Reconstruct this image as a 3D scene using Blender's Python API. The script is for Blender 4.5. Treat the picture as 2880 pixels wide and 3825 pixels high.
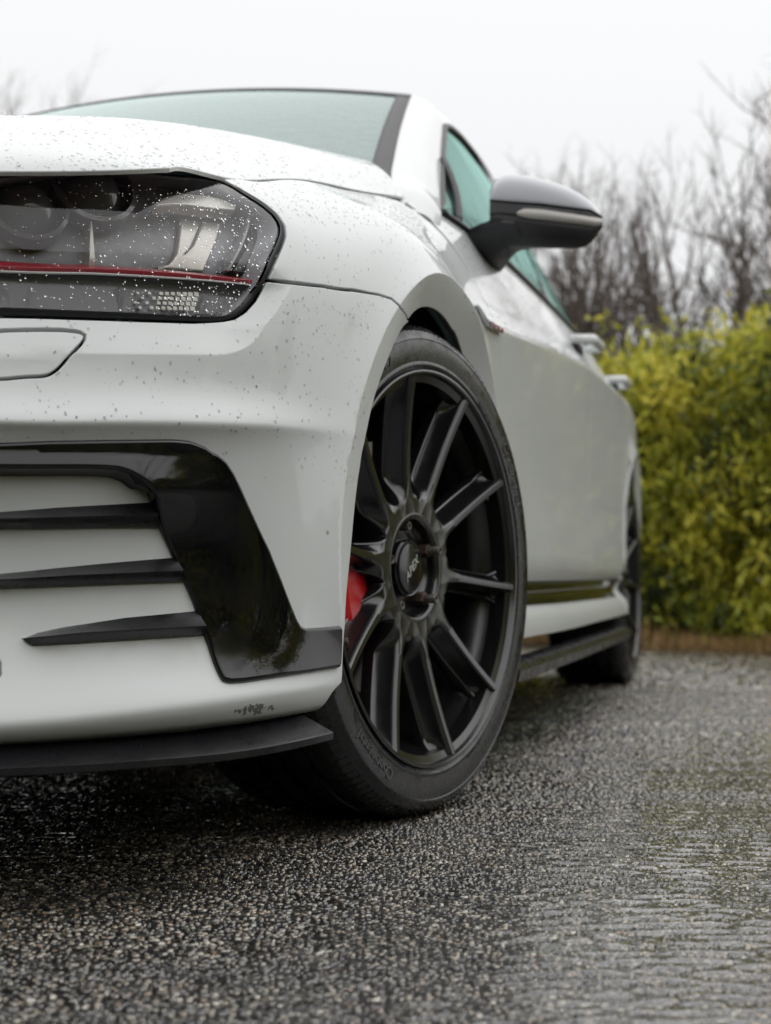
import bpy, bmesh, math, random
import numpy as np
from mathutils import Vector, Matrix
from mathutils.geometry import delaunay_2d_cdt

for o in list(bpy.data.objects):
    bpy.data.objects.remove(o, do_unlink=True)
scene = bpy.context.scene
COL = scene.collection
rng = np.random.default_rng(7)
random.seed(7)
rad = math.radians

# ------------------------------------------------------------------ camera
# car frame: x = towards the tail (0 = front axle), y = towards the car's left side, z = up; metres
PW, PH = 2880.0, 3825.0                       # photograph size in pixels
CF, YAW, PITCH, ROLL = 3060.0 * 2880 / 1666, -.2706, .0544, -.0051
CAM = np.array([-1.8363, 1.3126, .2938])
_F = np.array([math.cos(PITCH) * math.cos(YAW), math.cos(PITCH) * math.sin(YAW), math.sin(PITCH)])
_R = np.array([-math.sin(YAW), math.cos(YAW), 0.0])
# the scene is mirrored to Blender's right-handed frame by W(): (x, y, z) -> (y, x, z)
_U = np.cross(_F, _R); _U = _U if _U[2] > 0 else -_U
_c, _s = math.cos(ROLL), math.sin(ROLL)
R2 = _c * _R + _s * _U
U2 = -_s * _R + _c * _U


def ray(u, v):
    d = _F * CF + R2 * (u - PW / 2) - U2 * (v - PH / 2)
    return d / np.linalg.norm(d)


def px(X):
    X = np.asarray(X, float) - CAM
    d = X @ _F
    return np.stack([PW / 2 + CF * (X @ R2) / d, PH / 2 - CF * (X @ U2) / d], -1)


def at_x(u, v, x):
    d = ray(u, v); return CAM + d * (x - CAM[0]) / d[0]


def at_y(u, v, y):
    d = ray(u, v); return CAM + d * (y - CAM[1]) / d[1]


def at_z(u, v, z):
    d = ray(u, v); return CAM + d * (z - CAM[2]) / d[2]


def W(P):
    """car frame -> Blender frame (swap x and y so that the handedness is right)"""
    P = np.asarray(P, float)
    return P[..., [1, 0, 2]]


cd = bpy.data.cameras.new('camera')
cam = bpy.data.objects.new('camera', cd)
COL.objects.link(cam)
_r, _u, _b = W(R2), W(U2), -W(_F)
M = Matrix(((_r[0], _u[0], _b[0], 0), (_r[1], _u[1], _b[1], 0), (_r[2], _u[2], _b[2], 0), (0, 0, 0, 1)))
M.translation = Vector(W(CAM))
cam.matrix_world = M
cd.sensor_fit = 'VERTICAL'
cd.sensor_height = 36.0
cd.sensor_width = 36.0 * 771 / 1024
cd.lens = 36.0 * CF / PH
cd.clip_start = .05
cd.clip_end = 2000
cd.dof.use_dof = True
cd.dof.focus_distance = 1.48
cd.dof.aperture_fstop = 5.6
scene.camera = cam
scene.render.resolution_x, scene.render.resolution_y = 771, 1024

# ------------------------------------------------------------------ light
SUN_EL, SUN_AZ = 44.0, 72.0                   # azimuth clockwise from Blender +Y
world = bpy.data.worlds.new('World'); scene.world = world
world.use_nodes = True
wn, wl = world.node_tree.nodes, world.node_tree.links
for n in list(wn): wn.remove(n)
sky = wn.new('ShaderNodeTexSky'); sky.sky_type = 'NISHITA'; sky.sun_disc = False
sky.sun_elevation = rad(SUN_EL); sky.sun_rotation = rad(SUN_AZ); sky.dust_density = 4.0; sky.air_density = 1.0; sky.ozone_density = 1.0
hs = wn.new('ShaderNodeHueSaturation'); hs.inputs['Saturation'].default_value = .05
wl.new(sky.outputs[0], hs.inputs['Color'])
# overcast: an even cloud sheet in front of most of the clear sky
mx = wn.new('ShaderNodeMix'); mx.data_type = 'RGBA'; mx.inputs[0].default_value = .86
mx.inputs[7].default_value = (8.35, 8.4, 8.5, 1)
wl.new(hs.outputs[0], mx.inputs[6])
bg = wn.new('ShaderNodeBackground'); bg.inputs[1].default_value = .096
# standard overcast luminance: the cloud deck is brighter overhead than at the horizon
wtc = wn.new('ShaderNodeTexCoord'); wsx = wn.new('ShaderNodeSeparateXYZ'); wl.new(wtc.outputs['Generated'], wsx.inputs[0])
wmr = wn.new('ShaderNodeMapRange'); wmr.inputs[1].default_value = 0; wmr.inputs[2].default_value = 1; wmr.inputs[3].default_value = .93; wmr.inputs[4].default_value = 1.55
wl.new(wsx.outputs[2], wmr.inputs[0])
wsc = wn.new('ShaderNodeVectorMath'); wsc.operation = 'SCALE'; wl.new(mx.outputs[2], wsc.inputs[0]); wl.new(wmr.outputs[0], wsc.inputs['Scale'])
wl.new(wsc.outputs[0], bg.inputs[0])
wo = wn.new('ShaderNodeOutputWorld'); wl.new(bg.outputs[0], wo.inputs[0])
sd = bpy.data.lights.new('sun', 'SUN'); sd.energy = .9; sd.angle = rad(170); sd.color = (1, .97, .93)
sun = bpy.data.objects.new('sun', sd); COL.objects.link(sun)
_sv = Vector((math.sin(rad(SUN_AZ)) * math.cos(rad(SUN_EL)), math.cos(rad(SUN_AZ)) * math.cos(rad(SUN_EL)), math.sin(rad(SUN_EL))))
sun.rotation_euler = _sv.to_track_quat('Z', 'Y').to_euler()
vs = scene.view_settings
vs.view_transform = 'Standard'; vs.look = 'None'; vs.exposure = 0.17; vs.gamma = 1.0; vs.use_curve_mapping = False
scene.render.engine = 'CYCLES'
scene.cycles.max_bounces = 10; scene.cycles.transparent_max_bounces = 16; scene.cycles.glossy_bounces = 5; scene.cycles.transmission_bounces = 6
scene.cycles.caustics_reflective = False; scene.cycles.caustics_refractive = False

# ------------------------------------------------------------------ materials
MATS = {}


def nodes_of(name):
    m = bpy.data.materials.new(name); m.use_nodes = True
    nt = m.node_tree
    return m, nt.nodes, nt.links, nt.nodes['Principled BSDF']


def pbr(name, col, rough=.5, metal=0., coat=0., coat_rough=.03, spec=.5, noise=0., nscale=30., bump=0., bscale=200., rvar=0.):
    if name in MATS: return MATS[name]
    m, N, L, b = nodes_of(name)
    b.inputs['Base Color'].default_value = (*col, 1)
    b.inputs['Roughness'].default_value = rough
    b.inputs['Metallic'].default_value = metal
    b.inputs['Coat Weight'].default_value = coat
    b.inputs['Coat Roughness'].default_value = coat_rough
    b.inputs['Specular IOR Level'].default_value = spec
    if noise or bump or rvar:
        tc = N.new('ShaderNodeTexCoord')
        nz = N.new('ShaderNodeTexNoise'); nz.inputs['Scale'].default_value = nscale; nz.inputs['Detail'].default_value = 6
        L.new(tc.outputs['Object'], nz.inputs['Vector'])
        if noise:
            mr = N.new('ShaderNodeMapRange'); mr.inputs[1].default_value = .3; mr.inputs[2].default_value = .7
            mr.inputs[3].default_value = 1 - noise; mr.inputs[4].default_value = 1 + noise
            L.new(nz.outputs[0], mr.inputs[0])
            vm = N.new('ShaderNodeVectorMath'); vm.operation = 'SCALE'; vm.inputs[0].default_value = col
            L.new(mr.outputs[0], vm.inputs['Scale']); L.new(vm.outputs[0], b.inputs['Base Color'])
        if rvar:
            mr = N.new('ShaderNodeMapRange'); mr.inputs[1].default_value = .35; mr.inputs[2].default_value = .65
            mr.inputs[3].default_value = max(0, rough - rvar); mr.inputs[4].default_value = min(1, rough + rvar)
            L.new(nz.outputs[0], mr.inputs[0]); L.new(mr.outputs[0], b.inputs['Roughness'])
        if bump:
            n2 = N.new('ShaderNodeTexNoise'); n2.inputs['Scale'].default_value = bscale; n2.inputs['Detail'].default_value = 4
            L.new(tc.outputs['Object'], n2.inputs['Vector'])
            bp = N.new('ShaderNodeBump'); bp.inputs['Strength'].default_value = bump; bp.inputs['Distance'].default_value = .002
            L.new(n2.outputs[0], bp.inputs['Height']); L.new(bp.outputs[0], b.inputs['Normal'])
    MATS[name] = m
    return m


def paint_mat():
    """white car paint with fine grime spots and road film that has a shape of its own"""
    m, N, L, b = nodes_of('white_paint')
    b.inputs['Roughness'].default_value = .45; b.inputs['Specular IOR Level'].default_value = .3
    b.inputs['Coat Weight'].default_value = .65; b.inputs['Coat Roughness'].default_value = .03
    tc = N.new('ShaderNodeTexCoord')
    n1 = N.new('ShaderNodeTexNoise'); n1.inputs['Scale'].default_value = 3.5; n1.inputs['Detail'].default_value = 8; n1.inputs['Roughness'].default_value = .65
    L.new(tc.outputs['Object'], n1.inputs['Vector'])
    r1 = N.new('ShaderNodeValToRGB'); r1.color_ramp.elements[0].position = .35; r1.color_ramp.elements[1].position = .7
    r1.color_ramp.elements[0].color = (.70, .725, .73, 1); r1.color_ramp.elements[1].color = (.655, .68, .675, 1)
    L.new(n1.outputs[0], r1.inputs[0])
    # grit specks low on the body
    vo = N.new('ShaderNodeTexVoronoi'); vo.inputs['Scale'].default_value = 45
    L.new(tc.outputs['Object'], vo.inputs['Vector'])
    sz = N.new('ShaderNodeSeparateColor'); L.new(vo.outputs['Color'], sz.inputs[0])
    th = N.new('ShaderNodeMath'); th.operation = 'GREATER_THAN'; th.inputs[1].default_value = .93; L.new(sz.outputs[0], th.inputs[0])
    ds = N.new('ShaderNodeMath'); ds.operation = 'LESS_THAN'; ds.inputs[1].default_value = .11; L.new(vo.outputs['Distance'], ds.inputs[0])
    sp = N.new('ShaderNodeMath'); sp.operation = 'MULTIPLY'; L.new(th.outputs[0], sp.inputs[0]); L.new(ds.outputs[0], sp.inputs[1])
    xyz = N.new('ShaderNodeSeparateXYZ'); L.new(tc.outputs['Object'], xyz.inputs[0])
    hz = N.new('ShaderNodeMapRange'); hz.inputs[1].default_value = .5; hz.inputs[2].default_value = .3; hz.inputs[3].default_value = 0; hz.inputs[4].default_value = .8
    L.new(xyz.outputs[2], hz.inputs[0])
    s2 = N.new('ShaderNodeMath'); s2.operation = 'MULTIPLY'; L.new(sp.outputs[0], s2.inputs[0]); L.new(hz.outputs[0], s2.inputs[1])
    mx = N.new('ShaderNodeMix'); mx.data_type = 'RGBA'; mx.inputs[7].default_value = (.10, .09, .075, 1)
    L.new(s2.outputs[0], mx.inputs[0]); L.new(r1.outputs[0], mx.inputs[6])
    # scuff through the paint near the bottom corner of the bumper
    vd = N.new('ShaderNodeVectorMath'); vd.operation = 'SUBTRACT'; vd.inputs[1].default_value = (.792, -.49, .174)
    L.new(tc.outputs['Object'], vd.inputs[0])
    vsx = N.new('ShaderNodeVectorMath'); vsx.operation = 'MULTIPLY'; vsx.inputs[1].default_value = (24, 24, 150); L.new(vd.outputs[0], vsx.inputs[0])
    ln = N.new('ShaderNodeVectorMath'); ln.operation = 'LENGTH'; L.new(vsx.outputs[0], ln.inputs[0])
    n3 = N.new('ShaderNodeTexNoise'); n3.inputs['Scale'].default_value = 160; n3.inputs['Detail'].default_value = 3; L.new(tc.outputs['Object'], n3.inputs['Vector'])
    ad = N.new('ShaderNodeMath'); ad.operation = 'MULTIPLY_ADD'; ad.inputs[1].default_value = 2.2; L.new(n3.outputs[0], ad.inputs[0]); L.new(ln.outputs['Value'], ad.inputs[2])
    sc = N.new('ShaderNodeMath'); sc.operation = 'LESS_THAN'; sc.inputs[1].default_value = 1.72; L.new(ad.outputs[0], sc.inputs[0])
    m3 = N.new('ShaderNodeMix'); m3.data_type = 'RGBA'; m3.inputs[7].default_value = (.20, .20, .19, 1)
    L.new(sc.outputs[0], m3.inputs[0]); L.new(mx.outputs[2], m3.inputs[6])
    L.new(m3.outputs[2], b.inputs['Base Color'])
    return m


def glass_mat(name, tint, rough=0.0, ior=1.5, dirt_sheen=0., gcol=(1, 1, 1)):
    """thin pane: Fresnel reflection over tinted see-through"""
    m = bpy.data.materials.new(name); m.use_nodes = True
    N, L = m.node_tree.nodes, m.node_tree.links
    for n in list(N): N.remove(n)
    o = N.new('ShaderNodeOutputMaterial'); mx = N.new('ShaderNodeMixShader'); lw = N.new('ShaderNodeLayerWeight'); f0 = ((ior - 1) / (ior + 1)) ** 2
    pw_ = N.new('ShaderNodeMath'); pw_.operation = 'POWER'; pw_.inputs[1].default_value = 5; L.new(lw.outputs['Facing'], pw_.inputs[0])
    fr = N.new('ShaderNodeMath'); fr.operation = 'MULTIPLY_ADD'; fr.inputs[1].default_value = 1 - f0; fr.inputs[2].default_value = f0; L.new(pw_.outputs[0], fr.inputs[0])
    t = N.new('ShaderNodeBsdfTransparent'); t.inputs[0].default_value = (*tint, 1)
    g = N.new('ShaderNodeBsdfGlossy'); g.inputs['Roughness'].default_value = rough; g.inputs[0].default_value = (*gcol, 1)
    L.new(fr.outputs[0], mx.inputs[0]); L.new(t.outputs[0], mx.inputs[1]); L.new(g.outputs[0], mx.inputs[2])
    out = mx
    if dirt_sheen:  # pale veil: slight dirt on side panes, painted sky sheen and wet on windscreen
        d = N.new('ShaderNodeBsdfDiffuse'); d.inputs[0].default_value = (.50, .60, .585, 1)
        m2 = N.new('ShaderNodeMixShader')
        tc = N.new('ShaderNodeTexCoord'); nz = N.new('ShaderNodeTexNoise'); nz.inputs['Scale'].default_value = 22; nz.inputs['Detail'].default_value = 9; nz.inputs['Roughness'].default_value = .7
        mp = N.new('ShaderNodeMapping'); mp.inputs['Scale'].default_value = (1, 1, 5)
        L.new(tc.outputs['Object'], mp.inputs[0]); L.new(mp.outputs[0], nz.inputs['Vector'])
        mr = N.new('ShaderNodeMapRange'); mr.inputs[1].default_value = .35; mr.inputs[2].default_value = .75; mr.inputs[3].default_value = dirt_sheen * .25; mr.inputs[4].default_value = dirt_sheen
        L.new(nz.outputs[0], mr.inputs[0]); L.new(mr.outputs[0], m2.inputs[0]); L.new(mx.outputs[0], m2.inputs[1]); L.new(d.outputs[0], m2.inputs[2])
        out = m2
    L.new(out.outputs[0], o.inputs[0])
    return m


def drop_mat():
    m, N, L, b = nodes_of('lens_bead')
    b.inputs['Base Color'].default_value = (1, 1, 1, 1); b.inputs['Roughness'].default_value = 0
    b.inputs['Transmission Weight'].default_value = 1; b.inputs['IOR'].default_value = 1.33
    return m


PAINT = paint_mat()
GLOSS_BLACK = pbr('gloss_black', (.006, .006, .008), .07, spec=.55, noise=.5, nscale=18, rvar=.05)
SATIN_BLACK = pbr('satin_black', (.010, .010, .012), .30, rvar=.08, nscale=40)
PLASTIC = pbr('black_plastic', (.010, .010, .013), .5, bump=.15, bscale=900)
DARK = pbr('dark_void', (.004, .004, .004), .9)
SEAL = pbr('rubber_seal', (.012, .012, .015), .45)
WHEEL_BLACK = pbr('wheel_black', (.009, .009, .010), .21, spec=1.0, rvar=.03, nscale=60, bump=.02, bscale=900)
CHROME = pbr('chrome', (.75, .76, .78), .12, metal=1.)
CREAM = pbr('reflector_cream', (.60, .585, .53), .3, metal=.35)
RED = pbr('red_strip', (.42, .018, .035), .3, coat=.6)
RED_CAL = pbr('red_caliper', (.62, .006, .012), .32, coat=.7)
STEEL = pbr('dirty_steel', (.16, .145, .13), .42, metal=.75, noise=.4, nscale=120)
RUST = pbr('rusty_steel', (.075, .048, .035), .6, metal=.3, noise=.5, nscale=200)
WHITE_PLASTIC = pbr('white_plastic', (.8, .8, .78), .4)
MIRROR_CAP = pbr('mirror_cap_grey', (.30, .31, .34), .3, coat=.6)
LENS = glass_mat('headlight_lens', (.95, .95, .96), 0.015, 1.5)
GLASS = glass_mat('tinted_glass', (.55, .82, .76), 0.0, 1.4, dirt_sheen=.05, gcol=(.42, .68, .62))
SCREEN = glass_mat('windscreen_glass', (.45, .62, .60), 0.0, 2.0, dirt_sheen=.5, gcol=(.84, .95, .93))  # the strong diffuse share paints sky reflection and wetness into the pane
WATER = glass_mat('rain_bead', (.80, .81, .82), .0, 1.45)

# ------------------------------------------------------------------ object helpers


def tag(o, label=None, cat=None, group=None, kind=None):
    if label: o['label'] = label
    if cat: o['category'] = cat
    if group: o['group'] = group
    if kind: o['kind'] = kind
    return o


def link(name, me, mat, parent=None):
    o = bpy.data.objects.new(name, me)
    COL.objects.link(o)
    if mat is not None and not me.materials: me.materials.append(mat)
    if parent is not None: o.parent = parent
    return o


def mesh_obj(name, V, F, mat, parent=None, smooth=True, normals=None, car=True):
    """V in the car frame; faces re-wound because W() mirrors"""
    V = np.asarray(V, float)
    if car: V = W(V)
    me = bpy.data.meshes.new(name)
    me.from_pydata(V.tolist(), [], [tuple(reversed(f)) for f in F] if car else [tuple(f) for f in F])
    me.validate(); me.update()
    if smooth: me.polygons.foreach_set('use_smooth', [True] * len(me.polygons))
    if normals is not None and len(me.vertices) == len(V):
        me.normals_split_custom_set_from_vertices(W(normals).tolist())
    return link(name, me, mat, parent)


def empty(name, loc=(0, 0, 0), parent=None):
    o = bpy.data.objects.new(name, None); COL.objects.link(o)
    o.location = loc; o.empty_display_size = .1
    if parent is not None: o.parent = parent
    return o


def sharp(o, deg=35):
    me = o.data
    bm = bmesh.new(); bm.from_mesh(me)
    a = rad(deg)
    for e in bm.edges:
        if len(e.link_faces) == 2 and e.calc_face_angle(0) > a: e.smooth = False
    bm.to_mesh(me); bm.free()
    return o


def recalc(o):
    bm = bmesh.new(); bm.from_mesh(o.data); bmesh.ops.recalc_face_normals(bm, faces=bm.faces); bm.to_mesh(o.data); bm.free(); return o


def grid_faces(n, m, closed_n=False, closed_m=False, off=0):
    F = []
    for i in range(n if closed_n else n - 1):
        for j in range(m if closed_m else m - 1):
            a = i * m + j; b = i * m + (j + 1) % m
            c = ((i + 1) % n) * m + (j + 1) % m; d = ((i + 1) % n) * m + j
            F.append((off + a, off + b, off + c, off + d))
    return F


def catmull(P, n=12, closed=False):
    """centripetal Catmull-Rom through points of any dimension"""
    P = np.asarray(P, float)
    Q = np.vstack([P[-1], P, P[0], P[1]]) if closed else np.vstack([2 * P[0] - P[1], P, 2 * P[-1] - P[-2]])
    out = []
    for i in range(1, len(Q) - 2):
        p0, p1, p2, p3 = Q[i - 1:i + 3]
        d = lambda a, b: max(1e-6, np.linalg.norm(b - a) ** .5)
        t0 = 0; t1 = d(p0, p1); t2 = t1 + d(p1, p2); t3 = t2 + d(p2, p3)
        t = np.linspace(t1, t2, n, endpoint=False)[:, None]
        A1 = (t1 - t) / (t1 - t0) * p0 + (t - t0) / (t1 - t0) * p1
        A2 = (t2 - t) / (t2 - t1) * p1 + (t - t1) / (t2 - t1) * p2
        A3 = (t3 - t) / (t3 - t2) * p2 + (t - t2) / (t3 - t2) * p3
        B1 = (t2 - t) / (t2 - t0) * A1 + (t - t0) / (t2 - t0) * A2
        B2 = (t3 - t) / (t3 - t1) * A2 + (t - t1) / (t3 - t1) * A3
        out.append((t2 - t) / (t2 - t1) * B1 + (t - t1) / (t2 - t1) * B2)
    if not closed: out.append(P[-1:])
    return np.vstack(out)


def resample(P, step, closed=False):
    P = np.asarray(P, float)
    if closed: P = np.vstack([P, P[:1]])
    L = np.r_[0, np.cumsum(np.linalg.norm(np.diff(P, axis=0), axis=1))]
    n = max(2, int(round(L[-1] / step)) + 1)
    t = np.linspace(0, L[-1], n)
    Q = np.stack([np.interp(t, L, P[:, k]) for k in range(P.shape[1])], 1)
    return Q[:-1] if closed else Q


def lathe(name, prof, mat, parent, seg=96, axis_y=True, smooth_deg=40, closed=False):
    """profile of (r, y) turned about the car's y axis at the origin"""
    prof = np.asarray(prof, float)
    th = np.linspace(0, 2 * math.pi, seg, endpoint=False)
    V = np.stack([np.outer(np.cos(th), prof[:, 0]), np.tile(prof[:, 1], (seg, 1)), np.outer(np.sin(th), prof[:, 0])], -1).reshape(-1, 3)
    F = grid_faces(seg, len(prof), closed_n=True, closed_m=closed)
    o = mesh_obj(name, V, F, mat, parent)
    recalc(o)
    if smooth_deg: sharp(o, smooth_deg)
    return o


def tube(name, P, r, mat, parent, seg=10, caps=True):
    P = np.asarray(P, float); n = len(P)
    r = np.full(n, r) if np.isscalar(r) else np.asarray(r, float)
    T = np.gradient(P, axis=0); T /= np.linalg.norm(T, axis=1)[:, None]
    up = np.array([0, 0, 1.]) if abs(T[0, 2]) < .9 else np.array([1., 0, 0])
    V = []
    for i in range(n):
        a = np.cross(T[i], up); a /= np.linalg.norm(a); b = np.cross(a, T[i])
        for k in range(seg):
            t = 2 * math.pi * k / seg
            V.append(P[i] + r[i] * (math.cos(t) * a + math.sin(t) * b))
    F = grid_faces(n, seg, closed_m=True)
    if caps: F += [tuple(range(seg)), tuple(range((n - 1) * seg, n * seg))]
    return recalc(mesh_obj(name, V, F, mat, parent))


def box(name, c, size, mat, parent, bev=.0, rot=None):
    bm = bmesh.new(); bmesh.ops.create_cube(bm, size=1)
    for v in bm.verts: v.co = Vector((v.co.x * size[0], v.co.y * size[1], v.co.z * size[2]))
    if bev: bmesh.ops.bevel(bm, geom=list(bm.edges), offset=bev, segments=2, affect='EDGES', profile=.5)
    V = np.array([v.co[:] for v in bm.verts]); F = [[v.index for v in f.verts] for f in bm.faces]
    bm.free()
    if rot is not None: V = V @ np.asarray(rot).T
    return sharp(mesh_obj(name, V + np.asarray(c), F, mat, parent), 50)


# ------------------------------------------------------------------ body skin (one smooth surface the panels are cut from)
PLAN = np.array([(-.875, 0), (-.862, .2), (-.825, .38), (-.765, .52), (-.68, .64), (-.58, .735), (-.47, .805), (-.36, .845), (-.2, .868), (0, .878), (.4, .888),
                 (.9, .894), (1.6, .894), (2.2, .890), (2.63, .88), (3.0, .85), (3.25, .77), (3.38, .5), (3.40, 0)])
_Q = np.vstack([[PLAN[1][0], -PLAN[1][1]], PLAN, [PLAN[-2][0], -PLAN[-2][1]]])
_D = catmull(_Q, 60)[60:-60]
_S = np.r_[0, np.cumsum(np.hypot(*np.diff(_D, axis=0).T))]


def _smooth(a, n=25):
    k = np.hanning(n); k /= k.sum()
    return np.convolve(np.pad(a, n // 2, mode='edge'), k, 'valid')


_ss = np.linspace(0, _S[-1], 4000)
_dx, _dy = np.interp(_ss, _S, _D[:, 0]), np.interp(_ss, _S, _D[:, 1])
_tx, _ty = np.gradient(_dx, _ss), np.gradient(_dy, _ss)
_an = _smooth(np.unwrap(np.arctan2(_ty, _tx)), 121)
SMAX = _S[-1]


def plan(s):
    return np.stack([np.interp(s, _ss, _dx), np.interp(s, _ss, _dy)], -1)


def plan_n(s):
    a = np.interp(s, _ss, _an)
    return np.stack([-np.sin(a), np.cos(a)], -1)      # outward


ST = np.array([0, .35, .67, .80, .90, .97, 1.05, 1.20, 1.433, 1.68, 1.85, 2.4, 3.0, 3.6, 4.07, 4.5, 5.0, SMAX])
# rows of (d, z) at each station; front rows describe the bumper, side rows the sill, the door and the shoulder


def lerp_rows(front, mid, side):
    return front, mid, side


FR = dict(  # row: [(d, z) at s=0 .. .67, .80, .90, .97, 1.05, 1.20]
    zs=[[.155, .155, .155, .156, .158, .16, .162, .17],
        [.150, .150, .150, .151, .153, .155, .158, .166],
        [.168, .168, .168, .174, .179, .183, .186, .19],
        [.176, .176, .176, .182, .187, .190, .192, .195],
        [.193, .193, .193, .199, .203, .206, .207, .215],
        [.232, .232, .232, .235, .238, .24, .24, .245],
        [.295, .295, .295, .297, .30, .30, .30, .30],
        [.355, .355, .355, .36, .36, .365, .365, .365],
        [.428, .428, .428, .432, .436, .438, .44, .44],
        [.444, .444, .444, .451, .456, .460, .462, .462],
        [.449, .449, .449, .456, .461, .465, .468, .47],
        [.470, .470, .470, .478, .484, .488, .49, .50],
        [.495, .495, .495, .50, .505, .51, .515, .53],
        [.525, .525, .525, .53, .535, .54, .545, .565],
        [.555, .555, .555, .558, .56, .565, .575, .60],
        [.600, .600, .600, .608, .615, .618, .62, .65],
        [.637, .637, .637, .648, .655, .658, .66, .69],
        [.667, .667, .667, .68, .688, .693, .696, .727],
        [.688, .688, .688, .702, .711, .722, .73, .765],
        [.702, .702, .702, .716, .727, .745, .757, .797]],
    ds=[[-.05, -.05, -.05, -.05, -.05, -.05, -.05, -.05],
        [.002, .002, .002, .002, .001, -.001, -.004, -.01],
        [.0185, .0185, .0185, .018, .015, .010, .005, -.001],
        [.0215, .0215, .0215, .0205, .0175, .0125, .006, .0],
        [.013, .013, .013, .012, .009, .006, .004, .0],
        [-.006, -.006, -.006, -.006, -.005, -.002, .0, .0],
        [-.016, -.016, -.016, -.015, -.010, -.004, .0, .0],
        [-.012, -.012, -.012, -.011, -.007, -.003, .0, .0],
        [.003, .003, .003, .002, .001, .001, .0, .0],
        [.018, .018, .018, .017, .014, .009, .002, .0],
        [.019, .019, .019, .018, .015, .010, .003, .0],
        [.004, .004, .004, .004, .003, .002, .0, .0],
        [-.003, -.003, -.003, -.002, -.001, .0, .0, .0],
        [-.004, -.004, -.004, -.003, -.001, .0, .0, .0],
        [-.008, -.008, -.008, -.006, -.004, -.001, .0, .0],
        [-.012, -.012, -.012, -.012, -.010, -.006, -.001, -.001],
        [-.020, -.020, -.020, -.020, -.020, -.017, -.010, -.008],
        [-.030, -.030, -.030, -.030, -.033, -.033, -.028, -.026],
        [-.038, -.038, -.038, -.040, -.047, -.057, -.060, -.065],
        [-.047, -.047, -.047, -.050, -.064, -.085, -.100, -.120]])
#        x=0          .25            .42            .97           1.57          2.17          2.63          3.0           3.3          3.4
SD = dict(
    zs=[[.17, .165, .165, .165, .17, .17, .175, .19, .20, .20],
        [.168, .158, .158, .158, .165, .17, .175, .19, .20, .20],
        [.19, .175, .175, .175, .182, .19, .20, .21, .22, .22],
        [.21, .20, .20, .20, .205, .21, .22, .23, .24, .24],
        [.24, .235, .232, .232, .235, .24, .25, .26, .27, .27],
        [.265, .262, .258, .258, .26, .265, .28, .29, .30, .30],
        [.31, .30, .272, .272, .275, .28, .31, .33, .34, .34],
        [.36, .35, .292, .295, .30, .306, .34, .36, .38, .38],
        [.42, .40, .306, .31, .316, .322, .38, .40, .42, .42],
        [.46, .44, .34, .345, .35, .36, .42, .44, .46, .46],
        [.49, .47, .41, .415, .42, .43, .47, .49, .50, .50],
        [.53, .52, .50, .51, .53, .54, .55, .56, .56, .56],
        [.57, .57, .58, .61, .65, .67, .66, .64, .62, .62],
        [.61, .62, .645, .69, .74, .77, .76, .72, .70, .70],
        [.65, .675, .702, .755, .80, .823, .83, .80, .78, .78],
        [.69, .708, .718, .770, .815, .838, .85, .84, .83, .83],
        [.728, .720, .731, .784, .829, .851, .87, .87, .87, .87],
        [.767, .77, .778, .822, .857, .878, .90, .91, .91, .91],
        [.810, .85, .862, .878, .902, .922, .945, .955, .96, .96],
        [.846, .900, .924, .940, .955, .975, .99, 1.0, 1.0, 1.0]],
    ds=[[-.05, -.05, -.06, -.06, -.06, -.06, -.05, -.05, -.05, -.05],
        [-.01, -.02, -.025, -.022, -.022, -.022, -.02, -.02, -.02, -.02],
        [-.003, -.008, -.008, -.006, -.006, -.006, -.005, -.005, -.005, -.005],
        [.0, -.004, -.002, .0, .0, .0, .0, .0, .0, .0],
        [.0, -.004, -.002, .0, .0, .0, .0, .0, .0, .0],
        [.0, -.006, -.010, -.008, -.008, -.008, .0, .0, .0, .0],
        [.0, -.008, -.040, -.045, -.045, -.04, .0, .0, .0, .0],
        [.0, -.008, -.034, -.040, -.040, -.03, .0, .0, .0, .0],
        [.0, -.008, -.012, -.010, -.010, -.008, .0, .0, .0, .0],
        [.0, -.008, -.006, -.002, -.002, -.002, .0, .0, .0, .0],
        [.0, -.008, -.010, -.010, -.010, -.006, .0, .0, .0, .0],
        [.0, -.008, -.012, -.013, -.013, -.008, .0, .0, .0, .0],
        [.0, -.008, -.010, -.010, -.010, -.007, .0, .0, .0, .0],
        [.0, -.007, -.006, -.005, -.005, -.004, .0, .0, .0, .0],
        [.0, -.003, -.001, -.001, -.001, -.001, .0, .0, .0, .0],
        [.0, .000, .001, .001, .001, .001, .0, -.004, -.01, -.01],
        [-.002, -.010, -.012, -.012, -.012, -.012, -.014, -.02, -.03, -.03],
        [-.022, -.036, -.036, -.032, -.030, -.032, -.04, -.05, -.06, -.06],
        [-.069, -.078, -.072, -.062, -.058, -.062, -.08, -.1, -.12, -.12],
        [-.136, -.143, -.118, -.090, -.085, -.09, -.13, -.17, -.22, -.22]])
ROW_D = np.hstack([np.array(FR['ds']), np.array(SD['ds'])])
ROW_Z = np.hstack([np.array(FR['zs']), np.array(SD['zs'])])
NR = len(ROW_D)


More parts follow.
